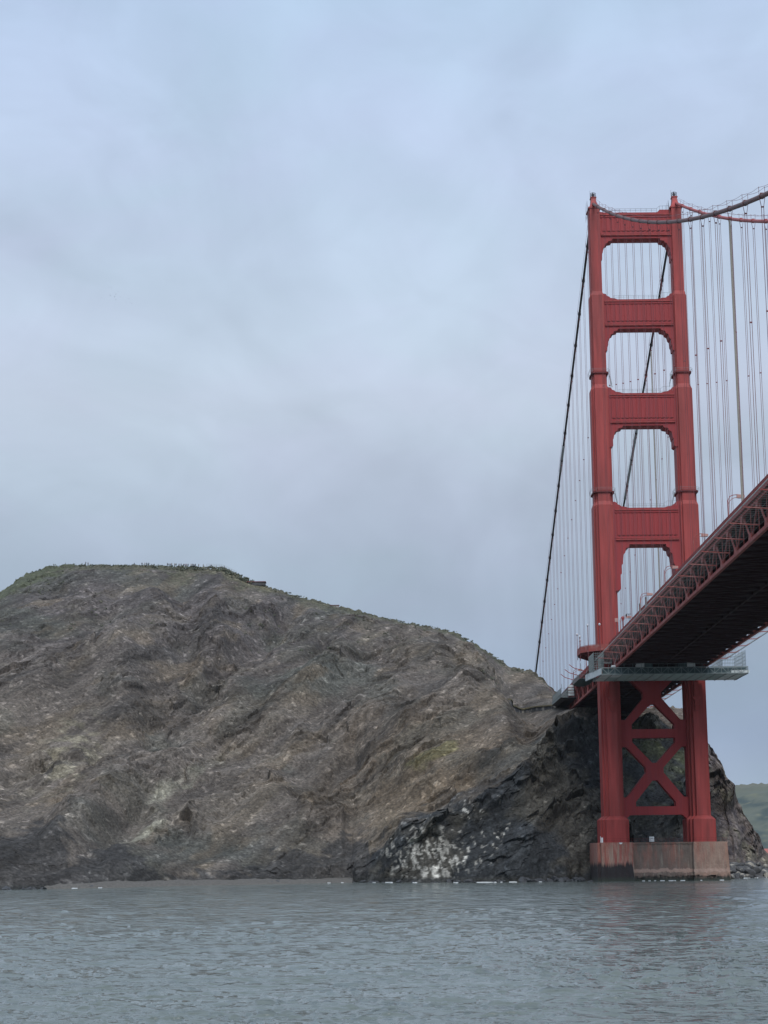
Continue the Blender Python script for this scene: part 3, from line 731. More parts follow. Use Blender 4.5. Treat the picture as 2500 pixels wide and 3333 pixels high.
# ---- cables
def cab_main(s): return 220.04-143.3*(1-(1-s/640.)**2)
def cab_side(n): return 219.8-.487*n+.00004*n*n
CW, CE = -13.716, 13.6
A0 = 13.87; SPc = 15.24
def cable(x, south, matl, nm_label):
    mb = MB()
    if south: pts = [(x, -s, cab_main(s)) for s in [0, 3, 6]+list(np.arange(10, 500, 5.0))]
    else: pts = [(x, n, cab_side(n)) for n in [0, 3, 6]+list(np.arange(10, 286, 5.0))]
    mb.tube(pts, .47 if south else .40, 12)
    o = mb.build('main_cable', matl, bridge, smooth=True); o['label'] = nm_label
    # bands
    kk = range(19) if south else range(16)
    for k in kk:
        d = (A0 if south else 17.7)+SPc*k
        f = cab_main if south else cab_side; sg = -1 if south else 1
        c = Vector((x, sg*d, f(d))); e = Vector((x, sg*(d+.4), f(d+.4))); c0 = Vector((x, sg*(d-.4), f(d-.4)))
        b = MB().tube([c0, e], .55, 10); b.tube([c0+(c-c0)*.9, c0+(c-c0)*1.1], .59, 10)
        b.box(x-.35, x+.35, c.y-.2, c.y+.2, c.z+.35, c.z+.62); b.build('cable_band', matl, o)
    # hand ropes and stanchions
    h = MB(); f = cab_main if south else cab_side; sg = -1 if south else 1
    for sx in (-.55, .55):
        pts = [(x+sx, sg*d, f(d)+1.75-(.35*math.sin(math.pi*((d-A0) % SPc)/SPc) if d > A0 else 0)) for d in np.arange(4, 300 if south else 275, 3.05)]
        h.tube(pts, .035, 4)
        for k in kk:
            d = (A0 if south else 17.7)+SPc*k; h.bar((x+sx, sg*d, f(d)+.3), (x+sx, sg*d, f(d)+1.85), .07)
    h.build('hand_rope', M['rope'], o)
    return o
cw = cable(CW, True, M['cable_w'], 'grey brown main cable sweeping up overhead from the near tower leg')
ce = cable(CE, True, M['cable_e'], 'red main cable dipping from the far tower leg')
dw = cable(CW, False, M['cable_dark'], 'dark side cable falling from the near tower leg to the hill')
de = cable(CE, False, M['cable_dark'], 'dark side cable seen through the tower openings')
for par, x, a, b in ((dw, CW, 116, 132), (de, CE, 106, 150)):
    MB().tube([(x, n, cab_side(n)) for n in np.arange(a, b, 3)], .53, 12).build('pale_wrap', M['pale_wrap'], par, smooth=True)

def suspender(x, d, south, grey=False):
    sg = -1 if south else 1
    f = cab_main if south else cab_side
    zc = f(d); zb = zr_rail(d if south else -d)-1.2; y = sg*d
    if zb > zc-3: return
    mb = MB()
    for sx in (-1, 1):
        for dy in (-.09, .09):
            mb.tube([(x+sx*.52, y+dy, zc+.2), (x+sx*.5, y+dy, zc-.35), (x+sx*.21, y+dy, zc-2.1), (x+sx*.21, y+dy, zb)], .036, 5, cap=False)
    mb.box(x-.27, x+.27, y-.15, y+.15, zc-2.2, zc-2.0)
    for z in (zc-(zc-zb)*.42,): mb.box(x-.27, x+.27, y-.13, y+.13, z, z+.25)
    mb.box(x-.4, x+.4, y-.3, y+.3, zb-.2, zb+.5)
    o = mb.build('suspender', M['rope'], bridge)
    if grey:
        MB().tube([(x-.15, y, zc-2.4), (x-.15, y, zb)], .22, 8).build('sleeve', M['rope_grey'], o)
for k in range(18): suspender(CW, A0+SPc*k, True, grey=k == 14)
for k in range(17): suspender(CE, A0+SPc*k, True, grey=k == 13)
for k in range(16): suspender(CW, 17.7+SPc*k, False)
for k in range(16): suspender(CE, 17.7+SPc*k, False, grey=k == 3)

# ---- deck and stiffening trusses
SS = list(np.arange(-200, 301, 7.62))
def strip(mb, x0, x1, zo0, zo1, s0=-205, s1=330, mi=0, step=15.24):
    ss = np.arange(s0, s1+.1, step)
    mb.loft([[(x0, -s, zr_rail(s)+zo0), (x1, -s, zr_rail(s)+zo0), (x1, -s, zr_rail(s)+zo1), (x0, -s, zr_rail(s)+zo1)] for s in ss], mi)
def deck():
    mb = MB(); strip(mb, -9.6, 9.6, -2.1, -1.75)
    o = mb.build('roadway_deck', [M['road']], bridge)
    sw = MB(); strip(sw, -14.3, -9.7, -1.75, -1.45); strip(sw, 9.7, 14.3, -1.75, -1.45); sw.build('sidewalk', M['concrete'], o)
    fb = MB()
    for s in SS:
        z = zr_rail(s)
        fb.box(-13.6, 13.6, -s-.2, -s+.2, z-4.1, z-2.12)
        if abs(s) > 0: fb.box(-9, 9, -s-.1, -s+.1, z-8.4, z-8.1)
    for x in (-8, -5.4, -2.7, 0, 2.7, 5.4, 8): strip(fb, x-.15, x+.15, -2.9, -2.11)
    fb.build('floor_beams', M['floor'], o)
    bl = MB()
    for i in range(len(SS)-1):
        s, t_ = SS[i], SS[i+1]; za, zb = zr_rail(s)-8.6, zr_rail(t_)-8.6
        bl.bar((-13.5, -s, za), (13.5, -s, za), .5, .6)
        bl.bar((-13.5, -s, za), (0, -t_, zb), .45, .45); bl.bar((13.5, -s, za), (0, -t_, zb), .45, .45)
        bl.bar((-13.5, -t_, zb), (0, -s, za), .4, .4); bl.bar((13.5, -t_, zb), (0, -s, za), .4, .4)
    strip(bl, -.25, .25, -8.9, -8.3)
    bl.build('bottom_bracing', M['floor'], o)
    # solid dark floor sheet laid on the bottom bracing
    cf = MB(); strip(cf, -12.9, 12.9, -8.25, -8.15, s0=-150); cf.build('bottom_floor_sheet', M['floor'], o)
    # parapets
    for side in (-1, 1):
        rl = MB(); x = side*14.35
        strip(rl, x-.12, x+.12, -1.9, -1.2)
        strip(rl, x-.05, x+.05, -.10, 0); strip(rl, x-.03, x+.03, -.65, -.6)
        for s in np.arange(-200, 330, .34): rl.box(x-.03, x+.03, -s-.09, -s+.09, zr_rail(s)-1.2, zr_rail(s)-.1)
        rl.build('parapet', M['parapet'], o)
deck()
def truss(side):
    x = side*13.7
    root = empty('stiffening_truss', (0, 0, 0), bridge)
    tc_ = MB(); strip(tc_, x-.35, x+.35, -2.6, -1.95); tc_.build('top_chord', M['truss'], root)
    bc_ = MB(); strip(bc_, x-.35, x+.35, -9.0, -8.3); bc_.build('bottom_chord', M['truss'], root)
    for k in range(-14, 21):
        s = (A0-1.2)+SPc*k; sb = s+SPc/2; sn = s+SPc
        zt = zr_rail(s)-2.3; zb = zr_rail(sb)-8.65; ztn = zr_rail(sn)-2.3
        if s < -200: continue
        w = MB()
        w.bar((x, -s, zt), (x, -sb, zb), .32, .28, upv=(1, 0, 0)); w.bar((x, -sb, zb), (x, -sn, ztn), .32, .28, upv=(1, 0, 0))
        w.bar((x, -s, zt), (x, -s, zr_rail(s)-8.65), .16, .16); w.bar((x, -sb, zb), (x, -sb, zr_rail(sb)-2.3), .16, .16)
        for (sc, zc, up_) in ((s, zt, -1), (sb, zb, 1)):
            yy = -sc
            pts = [(yy-1.5, zc), (yy+1.5, zc), (yy+.7, zc+up_*1.5), (yy-.7, zc+up_*1.5)]
            vs = [(x-.38, p[0], p[1]) for p in pts]+[(x+.38, p[0], p[1]) for p in pts]
            w.add(vs, [(0, 1, 2, 3), (7, 6, 5, 4), (0, 4, 5, 1), (1, 5, 6, 2), (2, 6, 7, 3), (3, 7, 4, 0)])
        w.build('truss_bay', M['truss'], root)
truss(-1); truss(1)

# widened sidewalk round each tower leg
def bulge(side):
    mb = MB(); x0 = side*13.9
    pts = [(0, -12.5), (3.2, -12.3), (6.6, -9.3), (8.6, -5.0), (8.6, 5.0), (6.6, 9.3), (3.2, 12.3), (0, 12.5)]
    zt = zr_rail(0)-1.4
    ring = lambda z, k: [(x0+side*a*k, b, z) for a, b in pts]
    mb.loft([ring(zt-.25, .97), ring(zt-.25, 1), ring(zt+.2, 1), ring(zt+.2, .97)])
    o = mb.build('tower_sidewalk', M['truss'], bridge)
    fa = MB()
    for i in range(len(pts)-1):
        a = Vector((x0+side*pts[i][0], pts[i][1], 0)); b = Vector((x0+side*pts[i+1][0], pts[i+1][1], 0))
        fa.bar(a+Vector((0, 0, zt-.2)), b+Vector((0, 0, zt-.2)), .25, 1.0); fa.bar(a+Vector((0, 0, zt+1.35)), b+Vector((0, 0, zt+1.35)), .1, .12)
        fa.bar(a+Vector((0, 0, zt+.75)), b+Vector((0, 0, zt+.75)), .2, .85)
        L_ = (b-a).length; n = max(2, int(L_/.8))
        for j in range(n): p = a.lerp(b, j/n); fa.bar(p+Vector((0, 0, zt+.2)), p+Vector((0, 0, zt+1.3)), .06)
        n2 = max(2, int(L_/1.6))
        for j in range(n2): p = a.lerp(b, j/n2); fa.bar(p+Vector((0, 0, zt+1.3)), p+Vector((0, 0, zt+2.5)), .03)
    fa.build('sidewalk_parapet', M['truss'], o)
    br = MB()
    for y in (-11.5, -8.6, -5.6, -2.8, 0, 2.8, 5.6, 8.6, 11.5):
        ex = 3.0 if abs(y) > 11 else 6.8 if abs(y) > 8 else 8.3
        vs = []
        for yy in (y-.12, y+.12): vs += [(x0, yy, zt-.75), (x0+side*ex, yy, zt-.75), (x0+side*ex, yy, zt-1.1), (x0, yy, zt-3.4)]
        br.add(vs, [(0, 1, 2, 3), (7, 6, 5, 4), (0, 4, 5, 1), (1, 5, 6, 2), (2, 6, 7, 3), (3, 7, 4, 0)])
    br.loft([ring(zt-.74, .95), ring(zt-.70, .95)])
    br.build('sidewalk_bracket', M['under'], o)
bulge(-1); bulge(1)

# mast-like posts round the near bulge (top-level: each could be lifted off)
def mast(x, y, z, h, label):
    t = empty('marker_post', (x, y, z)); tag(t, label, 'post', 'thin posts round the widened sidewalk')
    MB().tube([(0, 0, 0), (0, 0, h)], [.11, .08], 6).build('pole', M['rope'], t)
    b = MB(); b.tube([(0, 0, h-.1), (0, 0, h+.25), (0, 0, h+.55), (0, 0, h+.75)], [.12, .34, .34, .12], 8); b.build('globe', M['glass'], t, smooth=True)
zt_ = zr_rail(0)-1.4
mast(-22.6, -4.5, zt_-3, 7.2, 'thin dark post at the outermost corner of the widened sidewalk')
mast(-22.6, 3.5, zt_-2, 7.8, 'thin post with globe behind the outermost corner post')
mast(-20.6, -9.4, zt_-3, 10.2, 'tallest globe post standing left of the near tower leg')
mast(-17.2, -12.3, zt_-1.5, 8.6, 'globe post in front of the near tower leg face')
mast(-22.2, -1.0, zt_, 3.4, 'short globe post between the two outer corner posts')

# street lamps on the deck
def street_lamp(x, s, label, south=True):
    z = zr_rail(s)-1.4
    t = empty('street_lamp', (x, -s, z)); tag(t, label, 'street lamp', 'street lamps along the near sidewalk')
    p = MB().tube([(0, 0, 0), (0, 0, 7.2)], [.17, .11], 8)
    p.tube([(0, 0, 6.6), (.1, 0, 7.4), (.5, 0, 8.05), (1.1, 0, 8.3), (2.0, 0, 8.4)], .08, 6)
    p.tube([(0, 0, 5.9), (.25, 0, 6.9), (.75, 0, 7.4), (1.3, 0, 7.7), (2.0, 0, 7.8)], .06, 6)
    p.tube([(0, 0, 0), (0, 0, .8)], .28, 8)
    p.build('pole', M['truss'], t)
    h = MB(); h.loft([[(1.9, -.3, 7.65), (1.9, .3, 7.65), (1.9, .3, 8.45), (1.9, -.3, 8.45)], [(3.5, -.35, 7.75), (3.5, .35, 7.75), (3.5, .35, 8.25), (3.5, -.35, 8.25)]])
    h.build('lamp_head', M['lamp'], t)
    MB().box(2.2, 3.4, -.25, .25, 7.6, 7.68).build('lens', M['glass'], t)
for s, lb in ((247.5, 'curved arm street lamp on the deck near the top right frame edge'), (202, 'curved arm street lamp standing clear against sky right of the tower'),
              (157.5, 'curved arm street lamp in front of the far tower leg'), (112.5, 'curved arm street lamp seen in the lowest tower opening at its right'),
              (66.7, 'curved arm street lamp in the middle of the lowest tower opening'), (21, 'curved arm street lamp at the left edge of the lowest tower opening'),
              (-75, 'street lamp on the side span just left of the work platform'), (-121, 'street lamp at the landward end of the bridge by the cliff')):
    street_lamp(-11.9, s, lb)

# road sign / camera post seen over the parapet
def small_things():
    for s, lb in ((96, 'small red gate panel on the parapet, upper of two'), (84, 'small red gate panel on the parapet, lower of two')):
        z = zr_rail(s)
        t = empty('gate_panel', (-14.6, -s, z-1.2)); tag(t, lb, 'gate')
        fr = MB()
        for yy in (-1.4, 1.4): fr.bar((0, yy, 0), (0, yy, 2.6), .14)
        fr.bar((0, -1.4, 2.6), (0, 1.4, 2.6), .14); fr.bar((0, -1.4, .2), (0, 1.4, .2), .14); fr.build('frame', M['galv'], t)
        MB().box(-.05, .05, -1.2, .5, .4, 2.4).build('panel', M['truss'], t)
    t = empty('camera_mast', (-12.5, -46, zr_rail(46)-1.4)); tag(t, 'thin mast with crossbar rising behind the parapet', 'mast')
    MB().tube([(0, 0, 0), (0, 0, 5.4)], .09, 6).build('pole', M['dark'], t)
    b = MB().bar((-.8, 0, 5.4), (.6, 0, 5.4), .12); b.box(-.95, -.6, -.15, .15, 4.6, 5.3); b.build('crossbar', M['dark'], t)
    t = empty('beacon_post', (-12.6, -33, zr_rail(33)-1.4)); tag(t, 'thick red post with funnel shaped top beside the near leg', 'post')
    MB().tube([(0, 0, 0), (0, 0, 5.2)], .16, 8).build('pole', M['rope'], t)
    MB().tube([(0, 0, 5.0), (0, 0, 5.5), (0, 0, 6.2), (0, 0, 6.5)], [.15, .35, .5, .2], 10).build('head', M['cable_e'], t)
    t = empty('signal_post', (-15.2, -38, zr_rail(38)-1.4)); tag(t, 'pale topped signal post against the near tower leg', 'post')
    MB().tube([(0, 0, 0), (0, 0, 5.0)], .12, 8).build('pole', M['rope'], t)
    MB().box(-.45, .45, -.25, .25, 4.2, 5.3).build('head', M['lamp'], t)
small_things()

# safety nets: booms with outer cable
def net(side, s0, s1, label, raised=False):
    t = empty('safety_net', (0, 0, 0)); tag(t, label, 'safety net')
    k0 = int(math.ceil((s0-A0)/SPc)); k1 = int((s1-A0)/SPc)
    xi, xo = side*14.0, side*20.0
    for k in range(k0, k1+1):
        s = A0+SPc*k-(.2 if not raised else 8); z = zr_rail(s)
        if raised: p = [(xi, -s, z-1.4), (side*18.6, -s, z+.0), (side*20.2, -s, z+1.2)]
        elif side < 0: p = [(xi, -s, z-7.15), (side*17, -s, z-6.95), (xo, -s, z-6.75)]
        else: p = [(xi, -s, z-7.4), (side*18.7, -s, z-7.25), (xo, -s, z-6.6)]
        b = MB(); b.bar(p[0], p[1], .22); b.bar(p[1], p[2], .2)
        b.build('net_boom', M['truss'] if side < 0 and not raised else M['cable_e'], t)
    if not raised:
        m_ = MB()
        for fx, zo in ((.0, -7.35), (.25, -7.35), (.5, -7.33), (.75, -7.28), (.95, -6.9)):
            x = xi+(xo-xi)*fx; m_.tube([(x, -s, zr_rail(s)+zo) for s in np.arange(s0, s1, SPc)], .025, 3)
        for s in np.arange(s0, s1-3, 1.9):
            z = zr_rail(s); m_.bar((xi, -s, z-7.35), (side*18.7, -s, z-7.28), .03); m_.bar((side*18.7, -s, z-7.28), (xo, -s, z-6.6), .03)
        m_.build('wire_mesh', M['galv'], t)
        MB().tube([(xo, -s, zr_rail(s)-6.6) for s in np.arange(s0, s1, SPc)], .10, 5).build('edge_cable', M['panel'], t)
net(-1, 22, 330, 'steel net on booms along the near side of the main span')
net(1, 22, 330, 'steel net on booms along the far side of the main span')
net(1, -190, -22, 'net on booms along the far side behind the tower')
net(-1, -80, -62, 'pair of raised red booms left of the near tower leg', True)

# ---- hanging maintenance platforms
def lattice(mb, a, b, z0, z1, bay, d=.14, w=.10):
    a = Vector(a); b = Vector(b); n = max(1, int(round((b-a).length/bay)))
    for z in (z0, z1): mb.bar((a.x, a.y, z), (b.x, b.y, z), d*1.3)
    for i in range(n+1):
        p = a.lerp(b, i/n); mb.bar((p.x, p.y, z0), (p.x, p.y, z1), w)
        if i < n:
            q = a.lerp(b, (i+1)/n)
            if i % 2: mb.bar((p.x, p.y, z0), (q.x, q.y, z1), w)
            else: mb.bar((p.x, p.y, z1), (q.x, q.y, z0), w)
def cage(mb, x0, x1, y0, y1, z0, z1, g=.8, r=.045):
    for (a, b) in (((x0, y0), (x1, y0)), ((x1, y0), (x1, y1)), ((x1, y1), (x0, y1)), ((x0, y1), (x0, y0))):
        L_ = math.hypot(b[0]-a[0], b[1]-a[1]); n = max(1, int(L_/g))
        for i in range(n+1):
            f = i/n; mb.bar((a[0]+(b[0]-a[0])*f, a[1]+(b[1]-a[1])*f, z0), (a[0]+(b[0]-a[0])*f, a[1]+(b[1]-a[1])*f, z1), r)
        for i in range(int((z1-z0)/(g*1.2))+1): z = z0+i*g*1.2; mb.bar((*a, z), (*b, z), r)
def platform():
    t = empty('work_platform', (0, 0, 0)); tag(t, 'long grey lattice work platform hung across the tower under the deck', 'platform')
    x0, x1, y0, y1, zb, zt = -19.1, 24.8, -30.0, -7.8, 61.15, 63.05
    g = MB()
    lattice(g, (x0, y0, 0), (x1, y0, 0), zb, zt, 2.0, .16, .15); lattice(g, (x0, y1, 0), (x1, y1, 0), zb, zt, 2.0)
    lattice(g, (x0, y0, 0), (x0-2.4, y1, 0), zb, zt, 2.0); lattice(g, (x1, y0, 0), (x1+.6, y1, 0), zb, zt, 2.0)
    g.build('lattice_girder', M['galv'], t)
    f = MB(); xs = list(np.linspace(x0, x1, 15))
    for i in range(len(xs)-1):
        if 0 < i < 12: f.box(xs[i]+.05, xs[i+1]-.05, y0+.1, y1, zb-.1, zb)
    f.build('floor_sheet', M['underpanel'], t)
    e = MB()
    for i in (0,): e.box(xs[i]+.05, xs[i+1]-.05, y0+.1, y1, zb-.1, zb)
    e.box(xs[1]+.1, xs[2]-.1, y0+.2, y0+9, zb-.16, zb-.11)
    e.build('end_sheet', M['panel'], t); e = MB()
    for i in (12, 13): e.box(xs[i]+.05, xs[i+1]-.05, y0+.1, y1-2, zb-.1, zb)
    e2 = MB(); e2.add([(x0-.1, y0, zb), (x0-.1, y0, zt-.1), (x0-2.5, y1, zt-.1), (x0-2.5, y1, zb), (x0+.0, y0, zb), (x0, y0, zt-.1), (x0-2.4, y1, zt-.1), (x0-2.4, y1, zb)], [(0, 1, 2, 3), (7, 6, 5, 4), (0, 4, 5, 1), (1, 5, 6, 2), (2, 6, 7, 3), (3, 7, 4, 0)]); e2.build('end_screen', M['panel'], t)
    e.box(x1-5, x1+.5, y0+.3, y0+.4, zb+.1, zb+.9)
    bk = MB().box(x0+.3, x1-.3, y0+.75, y0+.8, zb+.05, zt-.15); bk.build('backing_sheet', M['green_box'], t)
    e.build('end_sheet', M['panel'], t)
    c = MB()
    for i in range(len(xs)): c.bar((xs[i], y0, zb-.12), (xs[i], y1, zb-.12), .22, .22)
    c.build('floor_joist', M['galv'], t)
    for a_ in ((17.6, 24.6, -28, -9.5, zt, 68.3, .9, .07), (-20.6, -17.6, -24, -9, zt, 68.4, .6, .08), (-18.6, -15.9, -29.6, -26.6, zt, 66.2, 1.4, .12)):
        w = MB(); cage(w, *a_); w.build('mesh_cage', M['galv'], t)
    hp = MB()
    for x in np.arange(-14.9, 17, 2.6):
        hp.bar((x, y0+.1, zt), (x, y0+.1, zt+1.1), .06)
    hp.bar((-15.5, y0+.1, zt+1.1), (16.5, y0+.1, zt+1.1), .06)
    for (x, y) in ((-15.5, -29), (16.4, -29), (-15.5, -10), (16.4, -10)): hp.bar((x, y, zt), (math.copysign(14.0, x), y, 67), .10)
    hp.build('guard_rail', M['galv'], t)
    rf = MB(); rf.add([(16.2, -27, 66.1), (18.1, -27, 66.1), (23.6, -12, 67.7), (21.0, -12, 67.7), (16.2, -27, 66.22), (18.1, -27, 66.22), (23.6, -12, 67.82), (21.0, -12, 67.82)], [(0, 1, 2, 3), (7, 6, 5, 4), (0, 4, 5, 1), (1, 5, 6, 2), (2, 6, 7, 3), (3, 7, 4, 0)])
    rf.build('sloping_roof', M['dark'], t)
platform()
def shed(x, label, white=True, w=2.4):
    t = empty('site_cabin', (x, -28.6, 63.1)); tag(t, label, 'cabin')
    mt_ = M['white'] if white else M['green_box']
    b = MB(); b.box(-w/2, w/2, -1.0, 1.2, .2, 1.75)
    b.box(-w/2, -w/2+.2, -1.0, 1.0, 0, .2); b.box(w/2-.2, w/2, -1.0, 1.0, 0, .2)
    b.build('body', mt_, t)
    r_ = MB().box(-w/2-.08, w/2+.08, -1.08, 1.28, 1.75, 1.87); 
    for i in range(6): r_.box(-w/2+.2+i*.4, -w/2+.25+i*.4, -1.04, -1.0, .3, 1.7)
    r_.build('rib_trim', M['galv'] if white else M['dark'], t)
shed(-7.4, 'white box cabin on the work platform nearer the near tower leg'); shed(-4.9, 'dark green box cabin right of the left white cabin', False)
shed(5.4, 'dark green box cabin left of the right white cabin', False); shed(7.9, 'white box cabin on the work platform nearer the far tower leg')
def tarp_roll():
    t = empty('canvas_bundle', (-15.4, -29.4, 63.15)); tag(t, 'small white canvas bundle at the left end of the work platform', 'bundle')
    MB().loft([[(x, .5*math.cos(a)*k, .35+.35*math.sin(a)*k) for a in np.linspace(0, 2*math.pi, 9)[:-1]] for x, k in ((-.7, .4), (-.5, .9), (.1, 1), (.5, .9), (.7, .3))]).build('canvas', M['white'], t)
tarp_roll()
def platform_small(x0, x1, y0, y1, zb, label, rail=1.6, fl='green_box'):
    t = empty('scaffold_platform', (0, 0, 0)); tag(t, label, 'platform')
    f = MB(); f.loft([[(x0+1.6, y0+1, zb-.7), (x1-1.6, y0+1, zb-.7), (x1-1.6, y1-1, zb-.7), (x0+1.6, y1-1, zb-.7)], [(x0, y0, zb), (x1, y0, zb), (x1, y1, zb), (x0, y1, zb)]]); f.build('floor', M[fl], t)
    g = MB(); cage(g, x0, x1, y0, y1, zb, zb+rail, 1.0, .07); g.build('guard_rail', M['galv'], t)
    h = MB()
    for x in (x0+.5, x1-.5):
        for y in (y0+.5, y1-.5): h.bar((x, y, zb), (x, y, zb+5), .12)
    h.build('hanger', M['galv'], t)
platform_small(-20.4, -15.0, 20, 43, 64.6, 'grey railed scaffold hung under the side span just behind the near leg')
platform_small(-19.2, -6, 98, 134, 65.0, 'dark scaffold platform under the landward end of the side span', 1.4, 'dark')
def screen():
    t = empty('debris_screen', (0, 0, 0)); tag(t, 'pale mesh screen panels at the landward end of the bridge', 'screen')
    p = MB(); 
    for i in range(4): p.box(-16.4, -14.3, 97.6, 97.7, 65.6+i*1.05, 66.4+i*1.05)
    p.build('sheet', M['panel'], t)
    g = MB(); cage(g, -19.0, -16.4, 98.5, 133, 65.2, 68.5, .9, .07); g.build('frame', M['galv'], t)
screen()

# sign board on the pier
def sign():
    t = empty('sign_board', (-3.3, -12.1, 11.5)); tag(t, 'square white notice board standing on the middle of the pier edge', 'sign')
    MB().box(-.72, .72, -.06, .06, .25, 1.75).build('board', M['white'], t)
    s = MB()
    for x in (-.55, .55): s.bar((x, .1, 0), (x, .1, 1.8), .1)
    s.build('post', M['dark'], t)
    k = MB()   # illegible grey pictogram lines as in the photo
    k.bar((-.42, -.07, 1.45), (.42, -.07, 1.02), .09, .012, upv=(0, 1, 0)); k.bar((-.42, -.07, 1.02), (.42, -.07, 1.45), .09, .012, upv=(0, 1, 0))
    k.build('faded_mark', M['galv'], t)
sign()

# ------------------------------------------------------------------ rocks along the shore
def rock_mesh(seed):
    import bmesh
    bm = bmesh.new(); bmesh.ops.create_icosphere(bm, subdivisions=2, radius=1)
    r_ = random.Random(seed); ax = [Vector((r_.gauss(0, 1), r_.gauss(0, 1), r_.gauss(0, 1))).normalized() for _ in range(9)]; dd = [r_.uniform(.55, .9) for _ in ax]
    for v in bm.verts:
        for a, d in zip(ax, dd):
            e = v.co.dot(a)-d
            if e > 0: v.co -= a*e
        v.co.x *= 1.25; v.co.z *= .8
    me = bpy.data.meshes.new('boulder'); bm.to_mesh(me); bm.free(); me.materials.append(M['rock']); return me
RM = [rock_mesh(i) for i in range(7)]; RW = [rock_mesh(i+20) for i in range(5)]
for me_ in RW: me_.materials.clear(); me_.materials.append(M['rock_wet'])
def boulders(pts, label, group, smin, smax, RM=RM):
    r_ = random.Random(21)
    for (x, y, z) in pts:
        o = bpy.data.objects.new('boulder', r_.choice(RM)); COL.objects.link(o)
        s = r_.uniform(smin, smax); o.scale = (s*r_.uniform(.8, 1.4), s, s*r_.uniform(.7, 1.1)); o.location = (x, y, z)
        o.rotation_euler = (r_.uniform(-.5, .5), r_.uniform(-.5, .5), r_.uniform(0, 6.28)); tag(o, label, 'boulder', group)
r_ = random.Random(4); pts = []
for i in range(150):
    x = r_.uniform(19, 66); f = r_.random()
    y = 14+(x-19)*1.0+f*16+r_.uniform(-2, 2); pts.append((x, y, -.2+f*4.2+r_.uniform(-.3, .4)))
boulders(pts, 'rough dark boulder in the rock bank right of the pier', 'boulders in the bank right of the pier', .9, 2.0)
pts = []
for i in range(46):
    x = r_.uniform(-44, -22); pts.append((x, -12+r_.uniform(-2, 8)+(x+44)*.2, r_.uniform(-.3, .7)))
boulders(pts, 'low wet boulder at the waterline left of the pier', 'boulders at the waterline left of the pier', .7, 1.5, RW)
pts = [(-152+r_.uniform(-6, 7), -8+r_.uniform(-3, 2), r_.uniform(0, .8)) for i in range(14)]
boulders(pts, 'dark low boulder on the spit below the hill', 'boulders on the small spit', .4, .9, RW)

def beach():
    xs = np.linspace(-200, -95, 190); vs = []; n = 6
    rows = []
    for j, (off, z) in enumerate(((-9.5, -.6), (-7, .25), (-4, .8), (0, 1.3), (5, 1.9), (9, 2.2))):
        y = np.interp(xs, XS_, YS_)+off*sstep(-196, -150, xs)**.7+6*sstep(-165, -190, xs)+fbm(xs/5, xs*0+j, xs*0, 3)*1.2; zz = z+fbm(xs/2, xs*0+j*2, xs*0+4, 3)*.35
        rows.append(np.stack([xs, y, zz], -1))
    V = np.stack(rows, 1); m = mat('beach_shingle', (.105, .098, .086), .95, .35, 1.5, bump=.1, bscale=3)
    o = grid_mesh('beach', V, None, m, True); tag(o, 'narrow strip of grey brown shingle beach', 'beach', kind='structure')
beach()
pts = []
for i in range(150):
    x = r_.uniform(-190, -48); y = float(np.interp(x, XS_, YS_)); pts.append((x, y-r_.uniform(-3, 4), r_.uniform(-.4, .4)))
boulders(pts, 'small dark rock at the foot of the long cliff', 'small rocks along the foot of the cliff', .35, 1.2, RW)
def retaining_wall():
    t = empty('retaining_wall', (0, 0, 0)); tag(t, 'dark roadside retaining wall in the cliff left of the bridge end', 'wall')
    w = MB(); c = MB(); n = 12; P_ = []; WX0, WX1, WZ = -37.5, -19.0, 63.9
    for i in range(n+1):
        x = WX0+(WX1-WX0)*i/n; P_.append((x, min(surf_y(x, WZ), surf_y(x, WZ+1))-.3, WZ+.25*math.sin(i*.9)))
    for a, b in zip(P_[:-1], P_[1:]):
        w.bar((a[0], a[1], a[2]), (b[0], b[1], b[2]), 1.0, 2.4); c.bar((a[0], a[1]-.1, a[2]+1.45), (b[0], b[1]-.1, b[2]+1.45), 1.6, .45)
    w.build('wall', M['rock'], t); c.build('coping', M['pale_ledge'], t)
retaining_wall()
# foam line along the shore
def foam():
    mb = MB(); r_ = random.Random(8)
    for i in range(230):
        x = r_.uniform(-192, -25) if i < 200 else r_.uniform(22, 50)
        y = float(np.interp(x, XS_, YS_))-r_.uniform(2, 9) if i < 200 else 16+(x-19)*1.0-r_.uniform(0, 3)
        if r_.random() < .86 and i < 200: continue
        L_ = r_.choice([.3, .4, .5, .7, 1.2]); w = r_.uniform(.1, .35); n = 10
        sl = (float(np.interp(x+2, XS_, YS_))-float(np.interp(x-2, XS_, YS_)))/4 if i < 200 else 1
        v = [(x+L_*math.cos(2*math.pi*j/n), y+sl*L_*math.cos(2*math.pi*j/n)+w*math.sin(2*math.pi*j/n)*r_.uniform(.5, 1.3), .16+.06*r_.random()) for j in range(n)]
        mb.add(v+[(a, b, c-.3) for a, b, c in v], [tuple(range(n))]+[(j, n+j, n+(j+1) % n, (j+1) % n) for j in range(n)])
    for i in range(9):
        x = r_.uniform(-10, 20); L_ = r_.uniform(.2, .8); n = 8; y = -13.6-r_.uniform(0, .5)
        v = [(x+L_*math.cos(2*math.pi*j/n), y+.25*math.sin(2*math.pi*j/n), .2) for j in range(n)]
        mb.add(v+[(a, b, c-.3) for a, b, c in v], [tuple(range(n))]+[(j, n+j, n+(j+1) % n, (j+1) % n) for j in range(n)])
    o = mb.build('sea_foam', M['foam']); tag(o, 'thin broken line of white foam along the shore', 'foam', kind='stuff')
foam()

